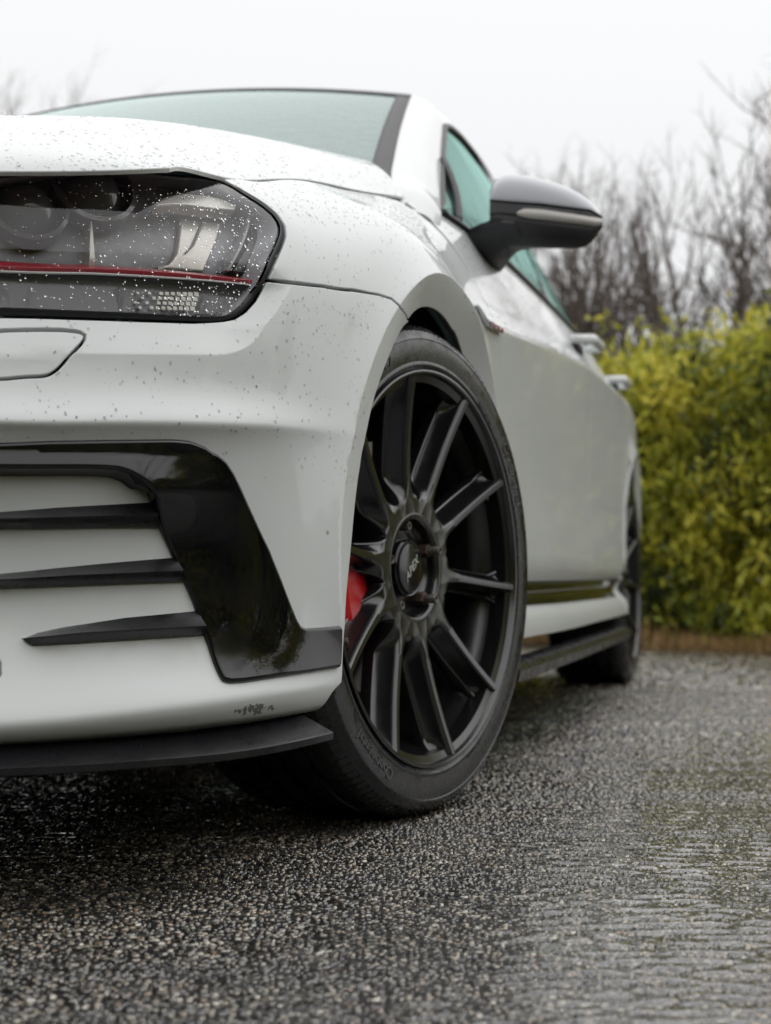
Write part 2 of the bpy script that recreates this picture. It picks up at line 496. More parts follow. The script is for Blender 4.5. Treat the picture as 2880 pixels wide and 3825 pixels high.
def natural_spline(x, y, q):
    """C2 interpolation of the columns of y (rows x len(x)) at q"""
    n = len(x); h = np.diff(x)
    A = np.zeros((n, n)); B = np.zeros((n, y.shape[0]))
    A[0, 0] = A[-1, -1] = 1
    for i in range(1, n - 1):
        A[i, i - 1] = h[i - 1]; A[i, i] = 2 * (h[i - 1] + h[i]); A[i, i + 1] = h[i]
        B[i] = 6 * ((y[:, i + 1] - y[:, i]) / h[i] - (y[:, i] - y[:, i - 1]) / h[i - 1])
    Mv = np.linalg.solve(A, B).T
    i = np.clip(np.searchsorted(x, q) - 1, 0, n - 2)
    a = (x[i + 1] - q) / h[i]; b = 1 - a
    return a * y[:, i] + b * y[:, i + 1] + ((a ** 3 - a) * Mv[:, i] + (b ** 3 - b) * Mv[:, i + 1]) * h[i] ** 2 / 6


_TS = np.linspace(0, SMAX, 3000)


def _pchip(x, y, q):
    """monotone cubic (no overshoot), then lightly smoothed"""
    h = np.diff(x); dl = np.diff(y) / h
    m = np.zeros(len(x)); m[0], m[-1] = dl[0], dl[-1]
    for i in range(1, len(x) - 1):
        if dl[i - 1] * dl[i] > 0:
            w1 = 2 * h[i] + h[i - 1]; w2 = h[i] + 2 * h[i - 1]
            m[i] = (w1 + w2) / (w1 / dl[i - 1] + w2 / dl[i])
    i = np.clip(np.searchsorted(x, q) - 1, 0, len(x) - 2)
    t = (q - x[i]) / h[i]
    return ((1 + 2 * t) * (1 - t) ** 2 * y[i] + t * (1 - t) ** 2 * h[i] * m[i] + t * t * (3 - 2 * t) * y[i + 1] + t * t * (t - 1) * h[i] * m[i + 1])


_TD = np.array([_smooth(_pchip(ST, ROW_D[j], _TS), 81) for j in range(NR)])
_TZ = np.array([_smooth(_pchip(ST, ROW_Z[j], _TS), 81) for j in range(NR)])
# nominal height of each row: the second surface parameter
ZN = np.array([.145, .152, .164, .180, .200, .236, .298, .362, .425, .451, .462, .485, .51, .535, .562, .618, .660, .698, .735, .772])
AX_F, AX_R = np.array([.02, .325]), np.array([2.63, .3235])
LEDGE = {'poly': None}


def seg_dist(P, A, B):
    AB = B - A
    t = np.clip(((P[:, None] - A) * AB).sum(-1) / (AB * AB).sum(-1), 0, 1)
    return np.linalg.norm(P[:, None] - (A + t[..., None] * AB), axis=-1).min(1)


def sstep(a, b, x):
    t = np.clip((x - a) / (b - a), 0, 1); return t * t * (3 - 2 * t)


def in_poly(P, poly):
    x, y = P[:, 0], P[:, 1]; inside = np.zeros(len(P), bool)
    j = len(poly) - 1
    for i in range(len(poly)):
        xi, yi = poly[i]; xj, yj = poly[j]
        if yi != yj:
            c = ((yi > y) != (yj > y)) & (x < (xj - xi) * (y - yi) / (yj - yi) + xi)
            inside ^= c
        j = i
    return inside


def skin(s, q, off=0.0):
    """point of the outer body skin at arc length s and nominal height q"""
    s = np.atleast_1d(np.asarray(s, float)); q = np.atleast_1d(np.asarray(q, float))
    v = np.interp(q, ZN, np.arange(NR)) + (np.maximum(q - ZN[-1], 0) / .037)
    v = np.clip(v, 0, NR - 1)
    i = np.clip(v.astype(int), 0, NR - 2); t = v - i
    f = s / SMAX * (len(_TS) - 1)
    k = np.clip(f.astype(int), 0, len(_TS) - 2); w = f - k

    def row(T, j):
        j = np.clip(j, 0, NR - 1)
        return T[j, k] * (1 - w) + T[j, k + 1] * w

    def rowx(T, j):      # linear extrapolation past the ends so the B-spline meets its end rows
        r = row(T, j)
        r = np.where(j < 0, 2 * row(T, np.zeros_like(j)) - row(T, np.ones_like(j)), r)
        r = np.where(j > NR - 1, 2 * row(T, np.full_like(j, NR - 1)) - row(T, np.full_like(j, NR - 2)), r)
        return r
    b0 = (1 - t) ** 3 / 6; b1 = (3 * t ** 3 - 6 * t ** 2 + 4) / 6; b2 = (-3 * t ** 3 + 3 * t ** 2 + 3 * t + 1) / 6; b3 = t ** 3 / 6
    d = b0 * rowx(_TD, i - 1) + b1 * rowx(_TD, i) + b2 * rowx(_TD, i + 1) + b3 * rowx(_TD, i + 2)
    z = b0 * rowx(_TZ, i - 1) + b1 * rowx(_TZ, i) + b2 * rowx(_TZ, i + 1) + b3 * rowx(_TZ, i + 2)
    p = plan(s); n = plan_n(s)
    x = p[:, 0] + n[:, 0] * d
    for ax in (AX_F, AX_R):                      # wheel-arch flares
        r = np.hypot(x - ax[0], z - ax[1])
        cr = .392 + .016 * np.clip((x - ax[0]) / .3, -1, 1)
        am = .006 + .008 * sstep(-.33, -.12, x - ax[0]); kk = .16 + .29 * sstep(-.27, -.08, x - ax[0])
        fl = np.where(r < cr, am - kk * (cr - r), am * np.clip(1 - (r - cr) / .06, 0, 1) ** 2)
        d = d + np.maximum(fl, -.018) * (z < .82)
    if LEDGE['poly'] is not None:
        sel = (s > .3) & (s < 1.08) & (q < .66)
        if sel.any():
            P2 = np.stack([s[sel], q[sel]], 1); pl = LEDGE['poly']
            ds = seg_dist(P2, pl, np.roll(pl, -1, 0))
            ds = np.where(in_poly(P2, pl), 0, ds)
            a = -.013 * (1 - np.clip(ds / .030, 0, 1)) * sstep(.635, .60, q[sel])
            dd = np.zeros_like(d); dd[sel] = a; d = d + dd
    d = d + off
    return np.stack([p[:, 0] + n[:, 0] * d, p[:, 1] + n[:, 1] * d, z], -1)


def skin_n(s, q, off=0.):
    e = 8e-4
    a = skin(s + e, q, off) - skin(s - e, q, off); b = skin(s, q + e, off) - skin(s, q - e, off)
    n = np.cross(b, a); n /= np.linalg.norm(n, axis=1)[:, None] + 1e-12
    pn = plan_n(np.atleast_1d(s)); sg = np.sign(n[:, 0] * pn[:, 0] + n[:, 1] * pn[:, 1] + 1e-9)
    return n * sg[:, None]


def make_lookup(off=0.):
    gs = np.linspace(.3, 2.1, 330); gq = np.linspace(.15, .772, 130)
    A, B = np.meshgrid(gs, gq, indexing='ij')
    X = skin(A.ravel(), B.ravel(), off)
    return A.ravel(), B.ravel(), px(X), np.linalg.norm(X - CAM, axis=1)


LK = {}


def on_skin(pts, off=0.):
    """photo pixels -> (s, q) on the skin"""
    key = round(off * 40) / 40
    if key not in LK: LK[key] = make_lookup(key)
    A, B, U, D = LK[key]
    T = np.asarray(pts, float); s = np.zeros(len(T)); q = np.zeros(len(T))
    for n, (u, v) in enumerate(T):
        e = np.hypot(U[:, 0] - u, U[:, 1] - v)
        m = np.nonzero(e < e.min() + 20)[0]
        i = m[np.argmin(D[m] + e[m] * .004)]
        s[n], q[n] = A[i], B[i]
    h = 5e-4
    for _ in range(14):
        p0, p1, p2 = px(skin(s, q, off)), px(skin(s + h, q, off)), px(skin(s, q + h, off))
        a, b = (p1 - p0) / h, (p2 - p0) / h
        det = a[:, 0] * b[:, 1] - a[:, 1] * b[:, 0]
        det = np.where(np.abs(det) < 1e-3, 1e-3, det)
        r = T - p0
        ds_ = np.clip((r[:, 0] * b[:, 1] - r[:, 1] * b[:, 0]) / det, -.02, .02); dq_ = np.clip((a[:, 0] * r[:, 1] - a[:, 1] * r[:, 0]) / det, -.02, .02)
        s = s + ds_; q = np.clip(q + dq_, .147, .772)
    return np.stack([s, q], 1)


def inset(P, d):
    """move a closed ccw/cw polygon inward by d"""
    P = np.asarray(P, float)
    a = np.roll(P, 1, 0); b = np.roll(P, -1, 0)
    t1 = P - a; t2 = b - P
    t1 /= np.linalg.norm(t1, axis=1)[:, None] + 1e-12; t2 /= np.linalg.norm(t2, axis=1)[:, None] + 1e-12
    area = .5 * np.sum(P[:, 0] * b[:, 1] - b[:, 0] * P[:, 1])
    sg = 1 if area > 0 else -1
    n = np.stack([-(t1 + t2)[:, 1], (t1 + t2)[:, 0]], 1) * sg
    n /= np.linalg.norm(n, axis=1)[:, None] + 1e-12
    c = np.clip((n * np.stack([-t1[:, 1], t1[:, 0]], 1) * sg).sum(1), .5, 1)
    return P + n * (d / c)[:, None]


def patch(poly, f, fn, step=.009, edge=.004, lip=.012, gap=.0016, holes=(), round_=.0014, feats=()):
    """mesh of the region of surface f inside poly with a rolled edge; returns V, F, N"""
    def prep(p, g):
        p = resample(p, edge, True)
        return inset(p, g) if g else p
    outer = prep(poly, gap + round_)
    hs_ = [prep(h, -(gap + round_)) for h in holes]
    lo, hi = outer.min(0), outer.max(0)
    gx, gy = np.meshgrid(np.arange(lo[0], hi[0], step), np.arange(lo[1], hi[1], step * .9), indexing='ij')
    gx = gx + (np.arange(gx.shape[1]) % 2)[None] * step * .5
    G = np.stack([gx.ravel(), gy.ravel()], 1)
    G = G[in_poly(G, outer)]
    loops = [outer] + hs_
    for h in hs_: G = G[~in_poly(G, h)]
    if len(G):
        dmin = np.full(len(G), 9.)
        for lp in loops:
            for c in range(0, len(G), 4000):
                dmin[c:c + 4000] = np.minimum(dmin[c:c + 4000], seg_dist(G[c:c + 4000], lp, np.roll(lp, -1, 0)))
        G = G[dmin > step * .45]
    FT = []
    for c in feats:
        c = resample(c, edge * .9)
        t_ = np.gradient(c, axis=0); t_ /= np.linalg.norm(t_, axis=1)[:, None] + 1e-12; nn_ = np.stack([-t_[:, 1], t_[:, 0]], 1)
        for w_ in (-.0011, .0011):
            cc = c + nn_ * w_
            k_ = in_poly(cc, inset(outer, edge * .7))
            for h in hs_: k_ &= ~in_poly(cc, inset(h, -edge * .7))
            FT.append(cc[k_])
    if FT and len(G):
        fp = np.vstack(FT)
        for c in range(0, len(G), 2000):
            pass
        keep = np.ones(len(G), bool)
        for c in range(0, len(G), 1500):
            d_ = np.min(np.linalg.norm(G[c:c + 1500, None] - fp[None], axis=-1), axis=1); keep[c:c + 1500] = d_ > step * .4
        G = np.vstack([G[keep], fp])
    pts = np.vstack(loops + [G]); E = []; o = 0
    for lp in loops:
        E += [(o + i, o + (i + 1) % len(lp)) for i in range(len(lp))]; o += len(lp)
    r = delaunay_2d_cdt([Vector(p) for p in pts], E, [], 2 if holes else 1, 1e-7)
    V2 = np.array([v[:] for v in r[0]]); F = [tuple(f_) for f_ in r[2]]
    if holes:
        ctr = np.array([V2[list(f_)].mean(0) for f_ in F])
        keep = in_poly(ctr, outer)
        for h in hs_: keep &= ~in_poly(ctr, h)
        F = [f_ for f_, k_ in zip(F, keep) if k_]
    V = f(V2[:, 0], V2[:, 1]); Nn = fn(V2[:, 0], V2[:, 1])
    # consistent winding along the normal
    out = []
    for f_ in F:
        a, b, c = V[f_[0]], V[f_[1]], V[f_[2]]
        out.append(f_ if np.dot(np.cross(b - a, c - a), Nn[f_[0]]) > 0 else tuple(reversed(f_)))
    F = out
    # rolled edge
    Vs, Ns = [V], [Nn]; base = len(V)
    for lp in loops:
        n = len(lp); P0 = f(lp[:, 0], lp[:, 1]); N0 = fn(lp[:, 0], lp[:, 1])
        T = np.roll(P0, -1, 0) - np.roll(P0, 1, 0); T /= np.linalg.norm(T, axis=1)[:, None] + 1e-12
        B = np.cross(T, N0)
        ctr_out = P0 + B * 1e-3
        # outward = away from the patch: test in the parameter plane
        e = .0008; nx = np.stack([(np.roll(lp, -1, 0) - np.roll(lp, 1, 0))[:, 1], -(np.roll(lp, -1, 0) - np.roll(lp, 1, 0))[:, 0]], 1)
        nx /= np.linalg.norm(nx, axis=1)[:, None] + 1e-12
        Pe = f(lp[:, 0] + nx[:, 0] * e, lp[:, 1] + nx[:, 1] * e) - P0
        t_in = in_poly(lp + nx * e, outer)
        for h in hs_: t_in &= ~in_poly(lp + nx * e, h)
        sg = np.sign((Pe * B).sum(1)) * np.where(np.median(t_in.astype(float)) > .5, -1, 1)
        B = B * np.sign(np.median(sg))
        rings = [(P0, N0), (P0 + B * round_ * .7 - N0 * round_ * .3, N0 + B), (P0 + B * round_ - N0 * round_, B), (P0 + B * round_ - N0 * lip, B)]
        for a_, b_ in rings: Vs.append(a_); Ns.append(b_)
        for k in range(3):
            for i in range(n):
                j = (i + 1) % n
                q_ = (base + k * n + i, base + k * n + j, base + (k + 1) * n + j, base + (k + 1) * n + i)
                a, b, c = rings[k][0][i], rings[k][0][j], rings[k + 1][0][i]
                nn = np.cross(b - a, c - a)
                F.append(q_ if np.dot(nn, rings[k][1][i] + rings[k + 1][1][i]) > 0 else tuple(reversed(q_)))
        base += 4 * n
    V = np.vstack(Vs); Nn = np.vstack(Ns); Nn = Nn / (np.linalg.norm(Nn, axis=1)[:, None] + 1e-12)
    return V, F, Nn


def flip(V, F, Nn=None):
    V2 = V * np.array([1, -1, 1.]); F2 = [tuple(reversed(f_)) for f_ in F]
    return (V2, F2) if Nn is None else (V2, F2, Nn * np.array([1, -1, 1.]))


def both(V, F, Nn):
    V2, F2, N2 = flip(V, F, Nn)
    return np.vstack([V, V2]), list(F) + [tuple(i + len(V) for i in f_) for f_ in F2], np.vstack([Nn, N2])


def skin_panel(name, poly, mat, parent, off=0., mirror='two', holes=(), **k):
    """a panel cut from the skin on the left and its twin on the right ('two'), or one mesh over both sides ('one')"""
    f = lambda s, q: skin(s, q, off); fn = lambda s, q: skin_n(s, q, off)
    V, F, Nn = patch(poly, f, fn, holes=holes, **k)
    if mirror == 'one':
        return mesh_obj(name, *both(V, F, Nn)[:2], mat, parent, normals=both(V, F, Nn)[2])
    o = mesh_obj(name, V, F, mat, parent, normals=Nn)
    if mirror == 'two':
        V2, F2, N2 = flip(V, F, Nn)
        mesh_obj(name, V2, F2, mat, parent, normals=N2)
    return o


def surf_grid(name, G, mat, parent, thick=0., mirror=None, normals=True):
    """G: n x m x 3 control points -> smooth tensor spline sheet"""
    n, m = G.shape[:2]
    V = G.reshape(-1, 3); F = grid_faces(n, m)
    o = mesh_obj(name, V, F, mat, parent)
    return o


def spline_sheet(G, nu, nv):
    """interpolating C2 tensor spline through G (n x m x 3)"""
    G = np.asarray(G, float); n, m = G.shape[:2]
    t = np.linspace(0, m - 1, nv)
    A = np.stack([natural_spline(np.arange(m), G[i].T, t).T for i in range(n)])
    t2 = np.linspace(0, n - 1, nu)
    return np.stack([natural_spline(np.arange(n), A[:, j].T, t2).T for j in range(nv)], 1)


# ------------------------------------------------------------------ traced outlines (photo pixels of the panel edges)
z1 = lambda *P: [(a * .6603, 350 + b * .6603) for a, b in P]
z2 = lambda *P: [(a * .6603, 1150 + b * .6603) for a, b in P]
z3 = lambda *P: [(a * .7803, 2050 + b * .7803) for a, b in P]
z4 = lambda *P: [(1200 + a * .4802, 1150 + b * .4802) for a, b in P]
z7 = lambda *P: [(1600 + a * .4202, 450 + b * .4202) for a, b in P]

HL_TOP = z1((0, 452), (200, 436), (500, 420), (760, 418), (930, 428), (1040, 436), (1150, 462), (1280, 492), (1400, 560), (1500, 622), (1570, 682), (1610, 742))
HL_SIDE = z1((1617, 800), (1590, 880), (1550, 970), (1512, 1056))
HL_LOW = z1((1480, 1110), (1440, 1170), (1380, 1235), (1320, 1272), (1240, 1286), (1100, 1284), (800, 1275), (500, 1265), (200, 1255), (0, 1252))


def hl_poly():
    t, sd_, lo = on_skin(HL_TOP), on_skin(HL_SIDE), on_skin(HL_LOW)
    qt, qb = t[0, 1], lo[-1, 1]
    inner = np.array([(.55, qb - .002), (.45, qb + .012), (.385, qb + .04), (.37, (qt + qb) / 2), (.40, qt - .03), (.50, qt - .012)])
    return np.vstack([t, sd_, lo, inner]), t, sd_, lo


_hp = hl_poly()[0]
LEDGE['poly'] = catmull(_hp, 4, closed=True)
LK.clear()
HP, HT, HS_, HLO = hl_poly()
HPS = catmull(HP, 6, closed=True)

CAR = tag(empty('parked_car', (0, 0, 0)), 'white hot hatchback with black alloy wheels and black mirror caps parked on wet asphalt', 'car')


def sq_of(x, z):
    """(s, q) of a point of the side skin from its x and z"""
    x = np.atleast_1d(x).astype(float); z = np.atleast_1d(z).astype(float)
    s = np.interp(x, _dx[200:3400], _ss[200:3400]); q = np.full_like(s, .4)
    qq = np.linspace(.147, .772, 400)
    for i in range(len(s)):
        for _ in range(6):
            zz = skin(np.full(400, s[i]), qq)[:, 2]; q[i] = np.interp(z[i], zz, qq)
            X = skin([s[i], s[i] + .002], [q[i], q[i]]); s[i] += (x[i] - X[0, 0]) / max((X[1, 0] - X[0, 0]) / .002, .3)
        zz = skin(np.full(400, s[i]), qq)[:, 2]; q[i] = np.interp(z[i], zz, qq)
    return np.stack([s, q], 1)


def arc(ax, r0, a0, a1, n=40, grow=0.):
    """wheel-arch edge, angles in degrees from +x towards +z"""
    a = np.radians(np.linspace(a0, a1, n))
    rr = r0 + grow * np.cos(a)
    return sq_of(ax[0] + rr * np.cos(a), ax[1] + rr * np.sin(a))


# ---- crease lines that the mesh follows
def crest(ax, a0, a1, n=70):
    a = np.radians(np.linspace(a0, a1, n)); x = np.cos(a); rr = np.full(n, .392)
    for _ in range(4): rr = .392 + .016 * np.clip(rr * np.cos(a) / .3, -1, 1)
    return sq_of(ax[0] + rr * np.cos(a), ax[1] + rr * np.sin(a))


CREST_F, CREST_R = crest(AX_F, -14, 195), crest(AX_R, -8, 188)
_lp = LEDGE['poly']
LEDGE_LINE = inset(resample(_lp, .004, True), -.030)
LEDGE_LINE = LEDGE_LINE[(LEDGE_LINE[:, 1] < .62) & (LEDGE_LINE[:, 0] > .36) & ((LEDGE_LINE[:, 1] < .56) | (LEDGE_LINE[:, 0] > .9))]
LEDGE_LINE = LEDGE_LINE[np.argsort(np.arctan2(LEDGE_LINE[:, 1] - .62, LEDGE_LINE[:, 0] - .8))]
ROWQ = lambda q_, a, b, n=90: np.stack([np.linspace(a, b, n), np.full(n, q_)], 1)
BUMP_FEATS = (CREST_F, LEDGE_LINE, ROWQ(.4535, .0, 1.1), ROWQ(.459, .0, 1.1), ROWQ(.180, 0, 1.1), ROWQ(.200, 0, .95))

# ---- front bumper
ARCH_F = on_skin(z4((680, 110), (600, 220), (530, 380), (470, 540), (420, 680), (360, 950), (310, 1200), (260, 1600), (235, 1900)) + [(1298, 2200), (1291, 2338), (1284, 2487)])
_ar = resample(catmull(ARCH_F, 8), .004)
for _ in range(40): _ar[1:-1] = .25 * _ar[:-2] + .5 * _ar[1:-1] + .25 * _ar[2:]
ARCH_F = _ar
GAP = on_skin([(1010, 1049), (1100, 1057), (1210, 1069), (1320, 1084), (1417, 1101), (1464, 1116), (1495, 1150)])
BOT = on_skin([(1280, 2549), (1206, 2680)], 0.)
BOT2 = np.array([(1.0, .150), (.9, .149), (.7, .148), (.4, .148), (-.004, .148)])
lo_rev = HLO
top_mid = np.array([(.55, HLO[-1, 1] - .002), (.45, HLO[-1, 1] + .010), (.375, HLO[-1, 1] + .03), (.34, .585), (.2, .585), (-.004, .585)])
notch = np.array([(-.004, .405), (.50, .405), (.53, .39), (.60, .29), (.655, .243), (.672, .231), (.672, .222), (.66, .214), (.63, .211), (-.004, .208)])
BUMP = np.vstack([GAP[::-1], HS_[-1:], HLO, top_mid, notch, BOT2[::-1], BOT[::-1], ARCH_F[::-1]])
WASH = catmull(on_skin(z1((-60, 1352), (40, 1341), (430, 1346), (478, 1366), (468, 1398), (400, 1472), (330, 1552), (270, 1590), (150, 1600), (-60, 1610)) + z1((-170, 1570), (-190, 1470), (-160, 1385))), 4, closed=True)
bumper = skin_panel('front_bumper', BUMP, PAINT, CAR, mirror='one', holes=(WASH,), step=.0075, edge=.0035, feats=BUMP_FEATS)
wc = skin_panel('washer_cover', WASH, PAINT, bumper, mirror='two', step=.008, edge=.003, gap=.0008)

# ---- lower grille mesh behind the notch and the upper grille bar
gp = np.array([(-.004, .415), (.52, .415), (.69, .25), (.68, .20), (-.004, .20)])
skin_panel('lower_grille', gp, PLASTIC, bumper, off=-.035, mirror='one', step=.02, edge=.01)
for qz in (.25, .30, .35):
    ss = np.linspace(0, .62 if qz < .3 else .53, 30)
    P = skin(ss, np.full(30, qz), -.02)
    for sg in (1, -1):
        tube('grille_bar', P * np.array([1, sg, 1]), .006, PLASTIC, bumper, 6)
ug = np.array([(-.004, .70), (.2, .70), (.37, .70), (.38, .64), (.355, .59), (.2, .583), (-.004, .583)])
grl = skin_panel('radiator_grille', ug, GLOSS_BLACK, CAR, off=-.012, mirror='one', step=.015, edge=.008)
for qz in (.615, .645, .672):
    P = skin(np.linspace(0, .36, 20), np.full(20, qz), -.006)
    for sg in (1, -1): tube('grille_slat', P * np.array([1, sg, 1]), .004, GLOSS_BLACK, grl, 6)

# ---- fender
REAR_F = sq_of([.395, .40, .412, .420, .424, .424], [.80, .702, .60, .50, .40, .262])
top_edge = np.array([(s_, .772) for s_ in np.linspace(.985, 1.70, 24)])
arcF = arc(AX_F, .345, -10.5, 117, 44, .006)
h_at = on_skin([(868, 668), (905, 692)])
FEND = np.vstack([GAP[0:1], HS_[::-1], HT[::-1][:4], np.array([(.955, .772)]), top_edge, np.array([(1.735, .76)]), REAR_F, arcF, GAP[::-1][:-1]])
fender = skin_panel('fender', FEND, PAINT, CAR, step=.0075, edge=.0035, feats=(CREST_F, ROWQ(.618, 1.62, 1.9, 40)))

# ---- doors, rear quarter, sill
SPLIT = 2.965
doorF = np.vstack([np.array([(1.735, .772)]), np.array([(s_, .772) for s_ in np.linspace(1.80, SPLIT, 18)]),
                   np.array([(SPLIT, q_) for q_ in np.linspace(.75, .42, 8)]),
                   np.array([(s_, .412) for s_ in np.linspace(SPLIT, REAR_F[4, 0], 14)]), REAR_F[4:0:-1], REAR_F[0:1]])
front_door = skin_panel('front_door', doorF, PAINT, CAR, step=.014, edge=.007, feats=(ROWQ(.618, 1.75, 3.0), ROWQ(.630, 1.75, 3.0)))
arcRd = arc(AX_R, .40, 172, 118, 16)
doorR = np.vstack([np.array([(s_, .772) for s_ in np.linspace(SPLIT, 3.86, 12)]), arcRd[::-1], np.array([(s_, .412) for s_ in np.linspace(arcRd[0, 0] - .03, SPLIT, 10)]),
                   np.array([(SPLIT, q_) for q_ in np.linspace(.42, .75, 8)])])
rear_door = skin_panel('rear_door', doorR, PAINT, CAR, step=.016, edge=.008, feats=(ROWQ(.618, 2.9, 4.0), CREST_R))
arcR = arc(AX_R, .345, 178, -2, 44)
quarter = np.vstack([np.array([(s_, .772) for s_ in np.linspace(3.86, SMAX - .01, 16)]), np.array([(SMAX - .01, .30), (SMAX - .4, .27), (4.6, .26)]), arcR[::-1][:1] + np.array([[.01, 0]]), arcR[::-1], arcRd[:1] + np.array([[-.012, .0]]), arcRd])
quarter_panel = skin_panel('rear_quarter_panel', quarter, PAINT, CAR, step=.018, edge=.009, feats=(CREST_R,))
sillP = np.vstack([np.array([(s_, .404) for s_ in np.linspace(1.86, 3.70, 24)]), np.array([(3.745, .36), (3.735, .26), (3.70, .183)]), np.array([(s_, .183) for s_ in np.linspace(3.66, 1.875, 24)])])
sill = skin_panel('side_sill', sillP, PAINT, CAR, step=.012, edge=.007)
glossP = np.vstack([np.array([(s_, .400) for s_ in np.linspace(1.90, 3.66, 20)]), np.array([(s_, .262) for s_ in np.linspace(3.60, 1.90, 20)])])
skin_panel('sill_inlay', glossP, GLOSS_BLACK, sill, off=.003, step=.012, edge=.007, lip=.004)
# black blade under the sill
for sg in (1, -1):
    ss = np.linspace(1.87, 3.66, 40)
    rows = []
    for (o_, z_) in ((-.02, .176), (.012, .170), (.018, .160), (.014, .142), (-.05, .146)):
        p = plan(ss); n = plan_n(ss)
        rows.append(np.stack([p[:, 0] + n[:, 0] * o_, (p[:, 1] + n[:, 1] * o_) * sg, z_ + .012 * (ss - 1.87) / 1.8], 1))
    G = np.stack(rows, 1)
    F = grid_faces(40, 5, closed_m=True) + [tuple(range(5)), tuple(range(195, 200))]
    sharp(recalc(mesh_obj('side_skirt_blade', G.reshape(-1, 3), F, SATIN_BLACK, CAR)), 30)

def surf_n(f, s, q):
    e = 8e-4
    a = f(s + e, q) - f(s - e, q); b = f(s, q + e) - f(s, q - e)
    n = np.cross(b, a); n /= np.linalg.norm(n, axis=1)[:, None] + 1e-12
    pn = plan_n(np.atleast_1d(s)); sg = np.sign(n[:, 0] * pn[:, 0] + n[:, 1] * pn[:, 1] + 1e-9)
    return n * sg[:, None]


# ---- black intake frame with its fins and the splitter
TR_OUT = z2((-130, 758), (0, 754), (300, 745), (600, 741), (880, 739), (1000, 740), (1085, 748), (1170, 775), (1240, 820), (1292, 872), (1335, 935), (1385, 1035), (1450, 1178)) + \
    z3((1300, 0), (1360, 150), (1436, 345), (1452, 370), (1478, 383), (1560, 379), (1652, 371))
TR_END = z3((1650, 450), (1645, 562))
TR_IN = z3((1400, 604), (1180, 638), (1115, 640), (1078, 624), (1060, 595), (1010, 460), (940, 262), (880, 130), (820, 0)) + \
    z2((900, 1228), (845, 1085), (800, 1020), (760, 975), (700, 935), (640, 915), (560, 908), (400, 905), (0, 906), (-130, 908))
TRIM = on_skin(TR_OUT + TR_END + TR_IN, .007)
TRIM = np.vstack([TRIM, [(.60, TRIM[-1, 1]), (.60, TRIM[0, 1])]])


def trim_off(s, q):
    """the upper arm leans out like a brow, the leg is slightly crowned"""
    s, q = np.atleast_1d(s), np.atleast_1d(q)
    return .006 + .50 * np.clip(.436 - q, 0, .05) * (1 - sstep(.78, .93, s)) * sstep(.34, .40, q)


tf = lambda s, q: skin(s, q, trim_off(s, q))
tfn = lambda s, q: surf_n(tf, s, q)
TV = patch(TRIM, tf, tfn, step=.006, edge=.003, lip=.03, gap=0., round_=.004)
trim = mesh_obj('intake_frame', TV[0], TV[1], GLOSS_BLACK, CAR, normals=TV[2])
TV2 = flip(*TV); mesh_obj('intake_frame', TV2[0], TV2[1], GLOSS_BLACK, CAR, normals=TV2[2])



def fin(topP, ridgeP, botP, roff=.017):
    n = 40
    A = resample(on_skin(topP, 0.), .001)
    B = resample(on_skin(ridgeP, roff), .001)
    C_ = resample(on_skin(botP, .003), .001)
    pick = lambda X: X[np.linspace(0, len(X) - 1, n).round().astype(int)]
    A, B, C_ = pick(A), pick(B), pick(C_)
    w = np.clip(np.linspace(0, 1, n) / .10, 0, 1) if abs(A[0, 1] - C_[0, 1]) < .004 else np.ones(n)
    mid = .5 * (A + B)
    rows = [skin(A[:, 0], A[:, 1], -.008), skin(A[:, 0], A[:, 1], .001),
            np.array([skin([a[0]], [a[1]], .004 + .003 * k)[0] for a, k in zip(mid, w)]),
            np.array([skin([b[0]], [b[1]], .002 + (roff - .002) * k)[0] for b, k in zip(B, w)]),
            np.array([skin([b[0]], [b[1] - .0025 * k], .002 + (roff - .004) * k)[0] for b, k in zip(B, w)]),
            skin(C_[:, 0], C_[:, 1], .003), skin(C_[:, 0], C_[:, 1], -.008)]
    G = np.stack(rows, 1); m = G.shape[1]
    F = grid_faces(n, m, closed_m=True) + [tuple(range(m)), tuple(range((n - 1) * m, n * m))]
    for sg in (1, -1):
        V = G.reshape(-1, 3) * np.array([1, sg, 1])
        sharp(recalc(mesh_obj('intake_fin', V, F, SATIN_BLACK, trim)), 28)


fin(z2((-120, 1163), (0, 1155), (300, 1132), (600, 1115), (850, 1102)), z2((-120, 1198), (0, 1190), (400, 1181), (900, 1172)), z2((-120, 1252), (0, 1250), (400, 1247), (925, 1243)))
fin(z2((-120, 1520), (0, 1505), (300, 1474), (600, 1445), (1000, 1412)), z2((-120, 1542), (0, 1535), (400, 1512), (1040, 1486)), z2((-120, 1592), (0, 1586), (400, 1572), (1065, 1548)))
fin(z3((114, 430), (180, 402), (300, 376), (600, 330), (950, 297)), z3((116, 432), (180, 422), (400, 400), (700, 383), (990, 368)), z3((118, 438), (150, 462), (400, 449), (700, 430), (1005, 411)))


def wall_hit(u, v, off):
    """photo pixel -> point of the vertical wall that follows the plan curve at distance off"""
    d = ray(u, v)
    n = plan_n(_ss[:2500]); E_ = np.stack([_dx, _dy], 1)[:2500] + n * off
    c_ = (E_[:, 0] - CAM[0]) * d[1] - (E_[:, 1] - CAM[1]) * d[0]
    i = np.nonzero(np.sign(c_[:-1]) != np.sign(c_[1:]))[0]
    best = None
    for k in i:
        w = c_[k] / (c_[k] - c_[k + 1]); p = E_[k] * (1 - w) + E_[k + 1] * w
        t = ((p - CAM[:2]) @ d[:2]) / (d[:2] @ d[:2])
        if t > 0 and (best is None or t < best[0]): best = (t, _ss[k], CAM[2] + d[2] * t)
    return best[1], best[2]


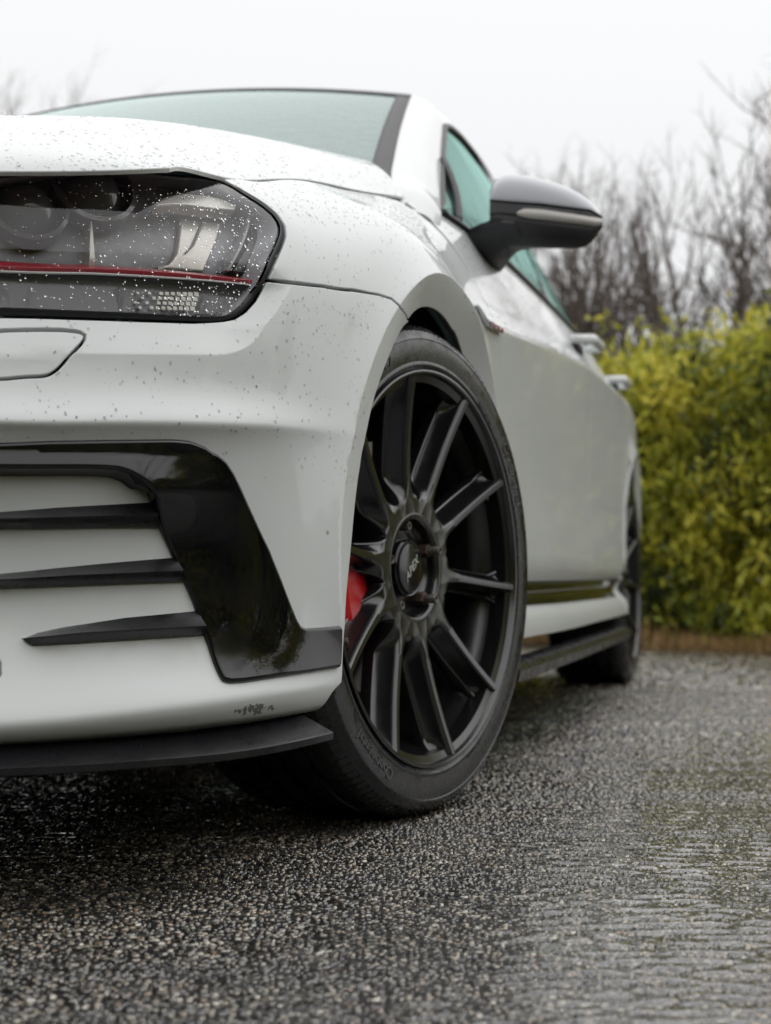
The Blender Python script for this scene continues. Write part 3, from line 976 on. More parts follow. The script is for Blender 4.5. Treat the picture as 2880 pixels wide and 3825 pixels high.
SPO = [wall_hit(u, v, .034) for u, v in z3((-100, 1056), (0, 1050), (350, 1034), (700, 1010), (1000, 985), (1200, 960), (1400, 924), (1598, 878))]
SPO = np.array([(0., SPO[0][1]), (.3, SPO[0][1])] + SPO)
SPO = resample(catmull(SPO, 8), .006)
rows = []
sp_n = len(SPO)
tfade = np.clip((SPO[:, 0] - .95) / .12, 0, 1)
for (o_, dz, e_) in ((-.03, .016, 0), (-.004, .0155, 0), (.032, .0008, 0), (.034, -.0005, 0), (.034, -.007, 0), (.031, -.0085, 0), (-.06, -.004, 0)):
    p = plan(SPO[:, 0]); n = plan_n(SPO[:, 0])
    oo = o_
    zz = SPO[:, 1] + dz
    rows.append(np.stack([p[:, 0] + n[:, 0] * oo, p[:, 1] + n[:, 1] * oo, zz], 1))
G = np.stack(rows, 1); G2 = G[::-1].copy() * np.array([1, -1, 1])
G = np.concatenate([G2[:-1], G], 0)
F = grid_faces(len(G), 7, closed_m=True) + [tuple(range(7)), tuple(range((len(G) - 1) * 7, len(G) * 7))]
splitter = sharp(recalc(mesh_obj('front_splitter', G.reshape(-1, 3), F, SATIN_BLACK, CAR)), 32)

# ---- hood
zsx = lambda x: np.interp(x, [-.568, -.4, -.22, 0, .28, .36, .45], [.722, .745, .797, .848, .912, .932, .955])
HX = [  # (x, z) along each line from the front edge to the cowl, for rising y
    (0.0, [(-.812, .672), (-.765, .722), (-.64, .782), (-.45, .846), (-.2, .908), (.05, .958), (.25, .988), (.40, 1.005)]),
    (.30, [(-.797, .672), (-.748, .719), (-.62, .779), (-.44, .843), (-.2, .905), (.05, .956), (.25, .987), (.40, 1.004)]),
    (.48, [(-.752, .674), (-.71, .711), (-.60, .766), (-.42, .835), (-.2, .899), (.05, .952), (.25, .985), (.395, 1.004)]),
    (.59, [(-.702, .681), (-.668, .709), (-.57, .758), (-.40, .825), (-.18, .891), (.06, .948), (.25, .986), (.385, 1.010)]),
    (.675, [(-.640, .692), (-.612, .713), (-.53, .749), (-.38, .800), (-.17, .861), (.06, .921), (.24, .965), (.375, .998)]),
    (.742, [(-.572, .709), (-.545, .718), (-.48, .731), (-.36, .757), (-.17, .811), (.06, .861), (.24, .902), (.362, .930)])]
HG = np.array([[(x, y + (0 if i else 0), z) for x, z in line] for i, (y, line) in enumerate(HX)])
full = np.concatenate([HG[:0:-1] * np.array([1, -1, 1]), HG], 0)
HS = spline_sheet(full, 141, 120)
nU, nV = HS.shape[:2]


def sheet_solid(name, S, mat, parent, depth=.012, round_=.0016):
    """sheet with a rolled rim"""
    n, m = S.shape[:2]
    du = np.gradient(S, axis=0); dv = np.gradient(S, axis=1)
    Nn = np.cross(du, dv); Nn /= np.linalg.norm(Nn, axis=-1)[..., None] + 1e-12
    if np.mean(Nn[..., 2]) < 0: Nn = -Nn
    V = list(S.reshape(-1, 3)); NN = list(Nn.reshape(-1, 3)); F = []
    for f_ in grid_faces(n, m):
        a, b, c = V[f_[0]], V[f_[1]], V[f_[3]]
        F.append(f_ if np.dot(np.cross(b - a, c - a), NN[f_[0]]) > 0 else tuple(reversed(f_)))
    ring = [(i, 0) for i in range(n)] + [(n - 1, j) for j in range(1, m)] + [(i, m - 1) for i in range(n - 2, -1, -1)] + [(0, j) for j in range(m - 2, 0, -1)]
    P0 = np.array([S[i, j] for i, j in ring]); N0 = np.array([Nn[i, j] for i, j in ring])
    ctr = S[n // 2, m // 2]
    T = np.roll(P0, -1, 0) - np.roll(P0, 1, 0); T /= np.linalg.norm(T, axis=1)[:, None] + 1e-12
    B = np.cross(T, N0); B *= np.sign(np.median(((P0 - ctr) * B).sum(1)))
    rings = [(P0, N0), (P0 + B * round_ * .7 - N0 * round_ * .3, N0 + B), (P0 + B * round_ - N0 * round_, B), (P0 + B * round_ - N0 * depth, B)]
    base = len(V); k = len(ring)
    for a, b in rings: V += list(a); NN += list(b)
    for r_ in range(3):
        for i in range(k):
            j = (i + 1) % k
            q_ = (base + r_ * k + i, base + r_ * k + j, base + (r_ + 1) * k + j, base + (r_ + 1) * k + i)
            nn = np.cross(rings[r_][0][j] - rings[r_][0][i], rings[r_ + 1][0][i] - rings[r_][0][i])
            F.append(q_ if np.dot(nn, rings[r_][1][i] + rings[r_ + 1][1][i]) > 0 else tuple(reversed(q_)))
    NN = np.array(NN); NN /= np.linalg.norm(NN, axis=1)[:, None] + 1e-12
    return mesh_obj(name, np.array(V), F, mat, parent, normals=NN)


hood = sheet_solid('hood', HS, PAINT, CAR, depth=.005)

# ---- greenhouse: pillar and roof-rail curves
WSE = np.array([(.300, .740, .892), (.362, .720, .945), (.44, .694, .990), (.56, .668, 1.065), (.74, .632, 1.175), (.90, .603, 1.270), (1.02, .582, 1.338)])      # windscreen edge
WIN = np.array([(.36, .797, .866), (.42, .785, .915), (.50, .766, .946), (.60, .742, 1.010), (.75, .708, 1.105), (.90, .676, 1.195), (1.02, .651, 1.266)])       # side window edge
pw, pv = catmull(WSE, 10), catmull(WIN, 10)
pw, pv = resample(pw, .01), resample(pv, .01)
k = 60
pw = pw[np.linspace(0, len(pw) - 1, k).round().astype(int)]; pv = pv[np.linspace(0, len(pv) - 1, k).round().astype(int)]
rows = []
for t in np.linspace(0, 1, 9):
    b = .016 * math.sin(math.pi * t)
    P = pw * (1 - t) + pv * t
    rows.append(P + np.array([-.2, .7, .68]) * b)
for sg in (1, -1):
    S_ = np.stack(rows, 0) * np.array([1, sg, 1])
    sheet_solid('a_pillar', S_, PAINT, CAR)
# corner filler between pillar foot, fender top and door top
RAIL = np.array([(1.02, .650, 1.272), (1.12, .641, 1.300), (1.30, .632, 1.328), (1.6, .627, 1.337), (2.0, .607, 1.318), (2.4, .588, 1.297), (2.8, .565, 1.26), (3.05, .54, 1.22)])
ROOFE = np.array([(1.02, .582, 1.338), (1.12, .578, 1.352), (1.3, .574, 1.366), (1.6, .57, 1.374), (2.0, .555, 1.366), (2.4, .535, 1.345), (2.8, .505, 1.305), (3.1, .48, 1.27)])
ra, rb = catmull(ROOFE, 10), catmull(RAIL, 10)
rows = [ra * (1 - t) + rb * t + np.array([0, .6, .8]) * .010 * math.sin(math.pi * t) for t in np.linspace(0, 1, 6)]
for sg in (1, -1): sheet_solid('roof_rail', np.stack(rows, 0) * np.array([1, sg, 1]), PAINT, CAR)
rows = []
for t in np.linspace(-1, 1, 25):
    P = ra * np.array([1, t, 1]) + np.array([0, 0, 1]) * .045 * (1 - t * t)
    P[:, 0] -= .04 * (1 - t * t) * np.clip(1 - (P[:, 0] - 1.02) / .5, 0, 1)
    rows.append(P)
roof = sheet_solid('roof', np.stack(rows, 0), SATIN_BLACK, CAR)
hl_rows = np.stack([r_[:-4] * np.array([1, .985, 1]) + np.array([0, 0, -.016]) for r_ in rows], 0)
mesh_obj('headliner', hl_rows.reshape(-1, 3), grid_faces(*hl_rows.shape[:2]), pbr('headliner_cloth', (.62, .62, .60), .9), CAR)
# windscreen
top = rows_top = np.array([r_[0] for r_ in rows])
we = catmull(WSE[1:], 8)
rowsW = []
for t in np.linspace(-1, 1, 41):
    P = we.copy(); P[:, 1] *= t
    fr_ = np.linspace(0, 1, len(P))
    P[:, 2] += (.045 * fr_ + .075 * (1 - fr_)) * (1 - t * t)
    P[:, 0] -= (.04 * fr_ + .10 * (1 - fr_)) * (1 - t * t)
    rowsW.append(P)
SW = np.stack(rowsW, 0)
wind = mesh_obj('windscreen', SW.reshape(-1, 3), grid_faces(*SW.shape[:2]), SCREEN, CAR)


def strip(name, A, B, mat, parent, lift=.0015, nrm=None):
    A, B = np.asarray(A), np.asarray(B); n = len(A)
    nr = np.cross(np.gradient(A, axis=0), B - A); nr /= np.linalg.norm(nr, axis=1)[:, None] + 1e-12
    nr *= np.sign(nr[:, 2:3] + 1e-9)
    V = np.vstack([A + nr * lift, B + nr * lift, A - nr * .002, B - nr * .002])
    F = []
    for i in range(n - 1):
        F += [(i, i + 1, n + i + 1, n + i), (2 * n + i, 3 * n + i, 3 * n + i + 1, 2 * n + i + 1), (i, 2 * n + i, 2 * n + i + 1, i + 1), (n + i, n + i + 1, 3 * n + i + 1, 3 * n + i)]
    return recalc(mesh_obj(name, V, F, mat, parent))


m_ = SW.shape[0]
for a_, b_ in ((m_ - 1, m_ - 2), (0, 1)):
    strip('frit_band', SW[a_], SW[b_], SEAL, wind, .002)
strip('header_band', SW[:, -1], SW[:, -3], SEAL, wind, .002)
strip('cowl_panel', SW[:, 0] + np.array([-.01, 0, -.012]), SW[:, 3] + np.array([0, 0, .002]), PLASTIC, CAR, .002)
# side glass between the belt and the rail
BELT = np.array([skin([s_], [.772])[0] for s_ in np.linspace(1.92, 4.25, 60)])
UP = np.vstack([catmull(WIN, 10), catmull(RAIL, 10)[1:]])


def upper_at(x):
    return np.stack([x, np.interp(x, UP[:, 0], UP[:, 1]), np.interp(x, UP[:, 0], UP[:, 2])], 1)


def belt_at(x):
    return np.stack([x, np.interp(x, BELT[:, 0], BELT[:, 1]) - .006, np.interp(x, BELT[:, 0], BELT[:, 2]) - .004], 1)


def side_glass(name, x0l, x1l, x0u, x1u, mat, parent, inset_=0.):
    for sg in (1, -1):
        n = 30; L_ = belt_at(np.linspace(x0l, x1l, n)); U_ = upper_at(np.linspace(x0u, x1u, n))
        rows = [L_ * (1 - t) + U_ * t + np.array([0, 1, .3]) * (.012 * math.sin(math.pi * t) - inset_) for t in np.linspace(0, 1, 10)]
        S_ = np.stack(rows, 0) * np.array([1, sg, 1])
        mesh_obj(name, S_.reshape(-1, 3), grid_faces(10, n), mat, parent)


side_glass('front_side_window', .47, 1.50, .52, 1.46, GLASS, front_door, .004)
side_glass('rear_side_window', 1.58, 2.42, 1.54, 2.30, GLASS, rear_door, .004)
for sg in (1, -1):
    mir = np.array([1, sg, 1])
    xx = np.linspace(.46, 2.75, 70)
    tube('window_top_trim', (upper_at(xx) + np.array([0, .002, -.006])) * mir, .007, SEAL, CAR, 6)
    tube('belt_trim', (belt_at(np.linspace(.46, 2.6, 70)) + np.array([0, .008, .004])) * mir, .007, SEAL, CAR, 6)
    a, b = belt_at(np.array([.565]))[0], upper_at(np.array([.76]))[0]
    tube('quarter_light_bar', np.array([a * (1 - t) + b * t + np.array([0, .004 + .01 * math.sin(math.pi * t), 0]) for t in np.linspace(0, 1, 8)]) * mir, .008, SEAL, CAR, 6)
    for (xa, xb) in ((1.54, 1.50),):
        a0, a1 = belt_at(np.array([xa - .05]))[0], belt_at(np.array([xa + .05]))[0]; b0, b1 = upper_at(np.array([xb - .05]))[0], upper_at(np.array([xb + .05]))[0]
        L_ = np.array([a0 * (1 - t) + b0 * t for t in np.linspace(0, 1, 8)]); R_ = np.array([a1 * (1 - t) + b1 * t for t in np.linspace(0, 1, 8)])
        strip('b_pillar', L_ * mir, R_ * mir, GLOSS_BLACK, CAR, .003)
    # rear pillar
    L_ = belt_at(np.linspace(2.44, 3.05, 16)); U_ = upper_at(np.linspace(2.32, 3.0, 16))
    rows = [L_ * (1 - t) + U_ * t + np.array([0, 1, .3]) * .012 * math.sin(math.pi * t) for t in np.linspace(0, 1, 8)]
    sheet_solid('c_pillar', np.stack(rows, 0) * mir, PAINT, CAR)
    a, b = skin([4.3], [.772])[0], np.array([3.1, .49, 1.30])
    ca, cb = belt_at(np.array([3.05]))[0], np.array([3.05, .545, 1.25])
tail_a = np.array([skin([s_], [.772])[0] for s_ in np.linspace(4.42, SMAX - .01, 12)])
tail_t = np.stack([np.linspace(3.05, 3.16, 12), np.linspace(.53, .0, 12), np.linspace(1.27, 1.33, 12)], 1)
rows = [tail_a * (1 - t) + tail_t * t for t in np.linspace(0, 1, 10)]
S_ = np.stack(rows, 0)
V, F = S_.reshape(-1, 3), grid_faces(10, 12)
mesh_obj('tailgate', np.vstack([V, V * np.array([1, -1, 1])]), F + [tuple(reversed([i + len(V) for i in f_])) for f_ in F], GLOSS_BLACK, CAR)
# dark inner shell, underbody, dash and seats so that nothing shows through
inner = skin_panel('inner_shell', np.array([(-.004, .16), (1.02, .16), (1.04, .40), (.99, .58), (.80, .66), (.4, .66), (-.004, .66)]), DARK, CAR, off=-.10, mirror='one', step=.03, edge=.02)
box('underbody', (1.35, 0, .22), (3.3, 1.08, .08), DARK, CAR)
box('floor_pan', (1.60, 0, .33), (1.85, 1.50, .10), DARK, CAR)
box('engine_block', (-.12, 0, .45), (.75, .98, .42), DARK, CAR, .05)
box('rear_body_block', (2.75, 0, .55), (.9, .98, .5), DARK, CAR, .05)
box('dashboard', (.62, 0, .86), (.42, 1.30, .16), PLASTIC, CAR, .05)
INT = pbr('seat_cloth', (.03, .03, .033), .85)
for y_ in (.36, -.36):
    st_ = box('front_seat', (1.40, y_, .55), (.52, .50, .16), INT, CAR, .05)
    box('seat_back', (1.66, y_, .86), (.15, .48, .56), INT, st_, .06)
    box('head_rest', (1.73, y_, 1.19), (.10, .26, .16), INT, st_, .04)

# wheel-arch liners
for ax in (AX_F, AX_R):
    for sg in (1, -1):
        a = np.radians(np.linspace(-25, 205, 40))
        rows = []
        yo = np.interp(ax[0] + .36 * np.cos(a), PLAN[:, 0][5:15], PLAN[:, 1][5:15])
        for (y_, r_) in ((-.026, .352), (-.04, .372), (-.27, .375), (-.31, .30), (-.32, .05)):
            rows.append(np.stack([ax[0] + r_ * np.cos(a), (yo + y_) * sg, ax[1] + r_ * np.sin(a)], 1))
        S_ = np.stack(rows, 0)
        o = mesh_obj('wheel_arch_liner', S_.reshape(-1, 3), grid_faces(5, 40), pbr('liner_black', (.009, .009, .01), .8, bump=.3, bscale=300), CAR)

# ------------------------------------------------------------------ headlights
HC = {}


def once(key, fun):
    if key not in HC: HC[key] = fun()
    return HC[key]


def headlight(sg):
    mir = np.array([1, sg, 1])

    def add(name, V, F, mat, par, normals=None, **k):
        V = np.asarray(V) * mir
        if sg < 0: F = [tuple(reversed(f_)) for f_ in F]
        return mesh_obj(name, V, F, mat, par, normals=None if normals is None else normals * mir, **k)
    f = lambda o: ((lambda s, q: skin(s, q, o)), (lambda s, q: skin_n(s, q, o)))
    # housing tray
    V, F, Nn = once('tray', lambda: patch(HPS, *f(-.056), step=.012, edge=.006, gap=0))
    hd = add('headlight', V, F, pbr('headlight_housing', (.36, .365, .39), .34, noise=.3, nscale=25), CAR, Nn)
    # side wall of the tray and the outer seal
    lp = resample(HPS, .004, True)
    sl = inset(lp, .0005); sl2 = inset(lp, .0065)
    r0, r1, r2, r3 = skin(sl[:, 0], sl[:, 1], -.011), skin(sl[:, 0], sl[:, 1], -.0025), skin(sl2[:, 0], sl2[:, 1], -.0015), skin(sl2[:, 0], sl2[:, 1], -.059)
    n = len(lp)
    G = np.stack([r0, r1, r2], 0)
    o = add('seal', G.reshape(-1, 3), grid_faces(3, n, closed_m=True), SEAL, hd); recalc(o)
    r4 = skin(sl2[:, 0], sl2[:, 1], -.006)
    o = add('inner_wall', np.stack([r4, r3], 0).reshape(-1, 3), grid_faces(2, n, closed_m=True), hd.data.materials[0], hd); recalc(o)
    # lens
    li = inset(lp, .004)
    V, F, Nn = once('lens', lambda: patch(li, *f(-.0035), step=.008, edge=.004, gap=0, lip=.004))
    add('lens', V, F, LENS, hd, Nn)

    def flat(name, poly, off, mat, step=.01, lip=.006, rnd=.0008, edge=.003):
        V, F, Nn = once(name, lambda: patch(on_skin(poly, off), *f(off), step=step, edge=edge, gap=0, lip=lip, round_=rnd))
        return add(name, V, F, mat, hd, Nn)
    # red strip with a pale light guide under it
    flat('red_strip', z1((-250, 962), (0, 972), (500, 986), (900, 1005), (1200, 1030), (1472, 1060), (1470, 1080), (1200, 1054), (900, 1032), (500, 1011), (0, 999), (-250, 992)), -.014, RED, lip=.02)
    flat('light_guide', z1((-250, 994), (0, 1001), (500, 1013), (900, 1034), (1200, 1056), (1466, 1083), (1464, 1091), (1200, 1066), (900, 1046), (500, 1026), (0, 1014), (-250, 1006)), -.013, WHITE_PLASTIC, lip=.02)
    # upper cover, projector bowl and its cream reflector
    flat('reflector_brow', z1((868, 636), (930, 586), (1000, 568), (1080, 566), (1160, 572), (1280, 602), (1336, 632), (1332, 655), (1200, 646), (1050, 626), (960, 626)), -.022, CREAM, lip=.015, rnd=.002)
    flat('reflector_bowl', z1((1020, 672), (1130, 660), (1262, 668), (1240, 790), (1200, 900), (1150, 1012), (1000, 1000), (876, 992), (960, 960), (1000, 900), (1016, 780)), -.048, CREAM, lip=.03, rnd=.003)
    flat('reflector_rib', z1((1160, 668), (1172, 670), (1100, 860), (1056, 902), (1052, 896), (1092, 850)), -.044, pbr('rib_grey', (.12, .12, .12), .4), lip=.004, rnd=.0005)
    flat('light_blade', z1((512, 700), (520, 702), (530, 830), (536, 980), (500, 982), (508, 830)), -.03, CREAM, lip=.02, rnd=.0006)
    flat('side_divider', z1((1406, 688), (1418, 692), (1294, 1008), (1280, 1002)), -.028, pbr('divider_grey', (.30, .30, .31), .35), lip=.02, rnd=.0008)
    flat('side_reflector', z1((1440, 700), (1560, 790), (1530, 930), (1480, 1030), (1310, 1010)), -.034, pbr('side_reflector_black', (.03, .03, .034), .3, bump=.6, bscale=60), lip=.02, rnd=.002)
    flat('lower_bezel', z1((-250, 1012), (0, 1018), (500, 1030), (900, 1050), (1200, 1070), (1440, 1092), (1390, 1190), (1310, 1245), (1100, 1250), (500, 1232), (-250, 1215)), -.020, pbr('bezel_black', (.12, .12, .13), .42), lip=.01, rnd=.001)
    # dim projector rings deeper in
    for (u, v, r_) in ((330, 735, .045), (95, 800, .04)):
        c = on_skin([(u, v)], -.05)
        C0 = skin(c[:, 0], c[:, 1], -.05)[0]; nn = skin_n(c[:, 0], c[:, 1], -.05)[0]
        a = np.cross(nn, [0, 0, 1.]); a /= np.linalg.norm(a); b = np.cross(a, nn)
        th = np.linspace(0, 2 * math.pi, 40, endpoint=False)
        prof = [(r_, .0), (r_, .018), (r_ * .9, .02), (r_ * .8, .006), (r_ * .72, .008), (r_ * .5, .022), (r_ * .2, .028), (.0005, .029)]
        Vv = np.array([[C0 + (np.cos(t) * a + np.sin(t) * b) * rr + nn * hh for t in th] for rr, hh in prof]).reshape(-1, 3)
        o = add('projector', Vv, grid_faces(len(prof), 40, closed_m=True), pbr('projector_dark', (.12, .12, .13), .15, coat=.5), hd); recalc(o); sharp(o, 40)
    # grid of reflector cells in the lower band
    cells = [(i, z1((778 + i * 33 - 7 * j, 1128 + j * 27 + i * .8))[0]) for i in range(11) for j in range(4) if not (i < 4 and (i + j) % 2)]

    def frames():
        c = on_skin([c_[1] for c_ in cells], -.0165)
        return skin(c[:, 0], c[:, 1], -.0165), skin_n(c[:, 0], c[:, 1], -.0165)
    C0s, NNs = once('cells', frames)
    for (i, _), C0, nn in zip(cells, C0s, NNs):
        sz = .55 + .05 * i
        a = np.cross([0, 0, 1.], nn); a /= np.linalg.norm(a); b = np.cross(nn, a)
        w, h_, d_ = .0026 * sz, .0021 * sz, .004
        Vv = [C0 + a * x_ * w + b * y_ * h_ + nn * z_ for z_ in (-d_, .001) for x_, y_ in ((-1, -1), (1, -1), (1, 1), (-1, 1))]
        o = add('reflector_cell', Vv, [(0, 3, 2, 1), (4, 5, 6, 7), (0, 1, 5, 4), (1, 2, 6, 5), (2, 3, 7, 6), (3, 0, 4, 7)], CREAM, hd, smooth=False); recalc(o)
    return hd


headlight(1)
headlight(-1)

# ------------------------------------------------------------------ wheels (local frame: y points out of the car)
RUBBER = pbr('wet_rubber', (.012, .012, .0135), .27, spec=.6, noise=.4, nscale=45, bump=.2, bscale=300, rvar=.14)
LETTER = pbr('rubber_lettering', (.085, .085, .09), .3)


def text_mesh(body, size, extrude):
    cu = bpy.data.curves.new('txt', 'FONT'); cu.body = body; cu.size = size; cu.extrude = extrude; cu.resolution_u = 3
    o = bpy.data.objects.new('txt', cu); COL.objects.link(o)
    dg = bpy.context.evaluated_depsgraph_get()
    me = o.evaluated_get(dg).to_mesh()
    V = np.array([v.co[:] for v in me.vertices]); F = [tuple(p.vertices) for p in me.polygons]
    o.evaluated_get(dg).to_mesh_clear()
    bpy.data.objects.remove(o); bpy.data.curves.remove(cu)
    return V, F


TYRE = [(.2535, .100), (.2585, .1065), (.2605, .1108), (.2650, .1122), (.2662, .1136), (.2690, .1136), (.2705, .1126), (.280, .1140), (.291, .1142), (.2990, .1128), (.3000, .1138), (.3025, .1128), (.3035, .1114), (.3105, .1070),
        (.3165, .1000), (.3200, .0930), (.3218, .087), (.3226, .081)]
_tr = [(.3228, .072), (.3230, .066), (.3170, .0645), (.3170, .0560), (.3232, .0545), (.3235, .030), (.3235, .0255), (.3165, .0240), (.3165, .0140), (.3235, .0125)]
TYRE = TYRE + _tr + [(r, -y) for r, y in _tr[::-1]] + [(r, -y) for r, y in TYRE[::-1]]


def side_y(r):
    p = np.array(TYRE[:18]); return np.interp(r, p[:, 0], p[:, 1])


def ring_text(body, phi0, r0, size, parent, name):
    V, F = text_mesh(body, size, .0010 if size > .015 else .0006)
    V[:, 0] *= 1.0
    r = r0 + V[:, 1]
    ph = rad(phi0) - V[:, 0] / (r0 + size * .35)
    P = np.stack([r * np.cos(ph), side_y(r) + V[:, 2] + .0003, r * np.sin(ph)], 1)
    return recalc(mesh_obj(name, P, F, LETTER, parent, smooth=False))


def spoke_mesh():
    R_ = np.r_[np.linspace(.063, .125, 24), np.linspace(.130, .236, 14), [.241, .246, .250, .2530]]
    rows = []
    for r in R_:
        t = max((r - .075) / .175, 0)
        h = .0835 + .009 * t + .0185 * t ** 2
        w1 = .0056 + .0085 * math.exp(-max(r - .072, 0) / .024)
        w3 = .0178 + .0160 * math.exp(-max(r - .078, 0) / .016)
        if r > .234: w3 += (r - .234) * .7
        mxw = r * math.tan(math.pi / 10); cs = float(sstep(0, .006, mxw - w3)); w3 = min(w3, mxw); w1 = min(w1, mxw * .75)
        h -= .0035 * (max(.070 - r, 0) / .007) ** 2
        fl = sstep(.088, .130, r)                       # pocket floor fades into the hub
        fr_ = 1 - .4 * sstep(.232, .250, r)
        D = .0003 + .0280 * fl * fr_
        w2 = w1 + .0012 + .0030 * fl
        if fl < .999: w2 = w1 + (w3 - .0040 - w1) * (1 - fl) + .0042 * fl
        cols = [(-w3, -.046), (-w3, -D - .0030 * cs), (-w3 + .0009, -D - .0010 * cs), (-w3 + .0028, -D), (-.5 * (w2 + w3), -D - .0030 * fl), (-w2, -D * .88), (-w1 - .0016, -D * .30), (-w1 - .0002, -.0026 * fl), (-w1 + .0018, -.0002), (0, .0)]
        cols = cols + [(-a, d) for a, d in cols[-2::-1]]
        rows.append([(r, a, h + d) for a, d in cols])
    return np.array(rows)


SPK = spoke_mesh()


def put_wheel(cx, cy, steer, sg, name_first=True):
    prof = [(.2570, .1085), (.2597, .1120), (.2594, .1142), (.2575, .1150), (.2552, .1146), (.2538, .1125), (.2525, .1010), (.2508, .0975), (.2470, .0960), (.2452, .0935), (.2440, .0780), (.2395, .0680), (.2330, .0480),
            (.2260, .0000), (.2200, -.085), (.2350, -.098), (.2400, -.112), (.2590, -.114), (.2590, -.108), (.2450, -.104), (.2440, .1030)]
    wh = lathe('wheel', prof, WHEEL_BLACK, CAR, 144, smooth_deg=28, closed=True)
    lathe('tyre', TYRE, RUBBER, wh, 200, smooth_deg=38)
    n, m = SPK.shape[:2]
    F0 = grid_faces(n, m)
    me0 = None
    for k in range(10):
        ph = rad(102 + 36 * k)
        if me0 is None:
            V = np.stack([SPK[..., 0], SPK[..., 2], SPK[..., 1]], -1).reshape(-1, 3)     # along +x, then rotated
            o = mesh_obj('spoke', V, F0, WHEEL_BLACK, wh); recalc(o); sharp(o, 45); me0 = o.data
            # make sure the ridge faces outward
        else:
            o = link('spoke', me0, None, wh)
        # car-frame angle ph from +x towards +z  ->  Blender rotation about the local X axis (car y)
        o.rotation_euler = (ph, 0, 0)
    hub = lathe('hub', [(.030, .058), (.036, .0605), (.050, .0600), (.055, .0605), (.0595, .0635), (.0620, .0690), (.0630, .0745), (.0637, .0790), (.0650, .0818), (.0672, .0832), (.0700, .0837), (.0722, .0837), (.0735, .0828)], WHEEL_BLACK, wh, 96, smooth_deg=60)
    cap = lathe('centre_cap', [(.0385, .058), (.0385, .0720), (.0365, .0745), (.0345, .0735), (.0335, .0725), (.0325, .0758), (.028, .0768), (.015, .0775), (.0003, .0777)], GLOSS_BLACK, wh, 64, smooth_deg=35)
    # cap lettering, outlined
    V, F = text_mesh('APEX', .0155, .0004)
    V[:, :2] -= (V[:, :2].max(0) + V[:, :2].min(0)) / 2
    V[:, 0] += V[:, 1] * .35; V[:, 0] *= 1.15
    a = rad(40)
    for scl, mat, lift, nm in ((1.0, pbr('logo_silver', (.62, .66, .60), .3, metal=.6), .0779, 'cap_lettering'), ):
        X = V[:, 0] * scl; Z = V[:, 1] * scl
        P = np.stack([X * math.cos(a) - Z * math.sin(a), lift + V[:, 2], X * math.sin(a) + Z * math.cos(a)], 1)
        recalc(mesh_obj(nm, P, F, mat, wh, smooth=False))
    # five wheel bolts, two of them with longer studs and nuts
    for k, (an, L_) in enumerate(((97, .020), (25, .036), (-47, .036), (-119, .020), (169, .020))):
        bx, bz = .056 * math.cos(rad(an)), .056 * math.sin(rad(an))
        y0 = .058
        pr = [(.0062, 0), (.0062, L_ - .001), (.0056, L_), (.0038, L_), (.0030, L_ - .0012), (.0028, L_ - .004), (.0002, L_ - .004)]
        th = np.linspace(0, 2 * math.pi, 20, endpoint=False)
        Vv = np.array([[(bx + r * math.cos(t), y0 + y, bz + r * math.sin(t)) for t in th] for r, y in pr]).reshape(-1, 3)
        b = mesh_obj('wheel_bolt', Vv, grid_faces(len(pr), 20, closed_m=True), STEEL, wh); recalc(b); sharp(b, 35)
        if L_ > .03:
            pr = [(.0098, .0), (.0098, .0165), (.0085, .0185), (.0064, .019)]
            th = np.linspace(0, 2 * math.pi, 6, endpoint=False) + .3
            Vv = np.array([[(bx + r * math.cos(t), y0 + .001 + y, bz + r * math.sin(t)) for t in th] for r, y in pr]).reshape(-1, 3)
            b = mesh_obj('wheel_nut', Vv, grid_faces(len(pr), 6, closed_m=True), RUST, wh, smooth=False); recalc(b)
    # valve
    tube('valve', np.array([(-.196, .055, -.095), (-.19, .075, -.092), (-.186, .088, -.090)]), [.0045, .004, .0048], RUST, wh, 10)
    ring_text('Continental', -116, .2775, .0215, wh, 'tyre_lettering')
    ring_text('SportContact 7', 141, .2775, .0205, wh, 'tyre_lettering')
    ring_text('Continental', 40, .2775, .0215, wh, 'tyre_lettering')
    for ph in (-60, 20, 60, 150, 200):
        ring_text('235/35 ZR19 91Y', ph, .2685, .0072, wh, 'tyre_marking')
    # tread-edge blocks on the shoulder
    blk = []
    Fb = []
    for i in range(150):
        a0, a1 = 2 * math.pi * i / 150, 2 * math.pi * (i + .62) / 150
        base = len(blk)
        for rr, yy in ((.3118, .1058), (.3190, .0950), (.3222, .0845)):
            for aa in (a0, a1):
                for up in (0, .0011):
                    blk.append(((rr + up * .6) * math.cos(aa), yy + up * .8, (rr + up * .6) * math.sin(aa)))
        for q_ in range(2):
            b_ = base + q_ * 4
            Fb += [(b_ + 1, b_ + 3, b_ + 7, b_ + 5), (b_, b_ + 1, b_ + 5, b_ + 4), (b_ + 2, b_ + 6, b_ + 7, b_ + 3)]
        Fb += [(base, base + 2, base + 3, base + 1), (base + 8, base + 9, base + 11, base + 10)]
    sh = mesh_obj('shoulder_blocks', blk, Fb, RUBBER, wh, smooth=False); recalc(sh); sh['kind'] = 'stuff'
    # brake
    wh.location = W((cx, cy * sg, .3215))
    wh.rotation_euler = (0, 0, -steer if sg > 0 else math.pi - steer)
    disc = lathe('brake_disc', [(.060, .036), (.075, .036), (.0765, .030), (.085, .028), (.170, .028), (.170, .004), (.085, .004)], pbr('brake_steel', (.20, .19, .18), .35, metal=.9), wh, 96, smooth_deg=30)
    # caliper: arc-shaped block towards the front of the car
    A = np.radians(np.linspace(174, 218, 14)); rows = []
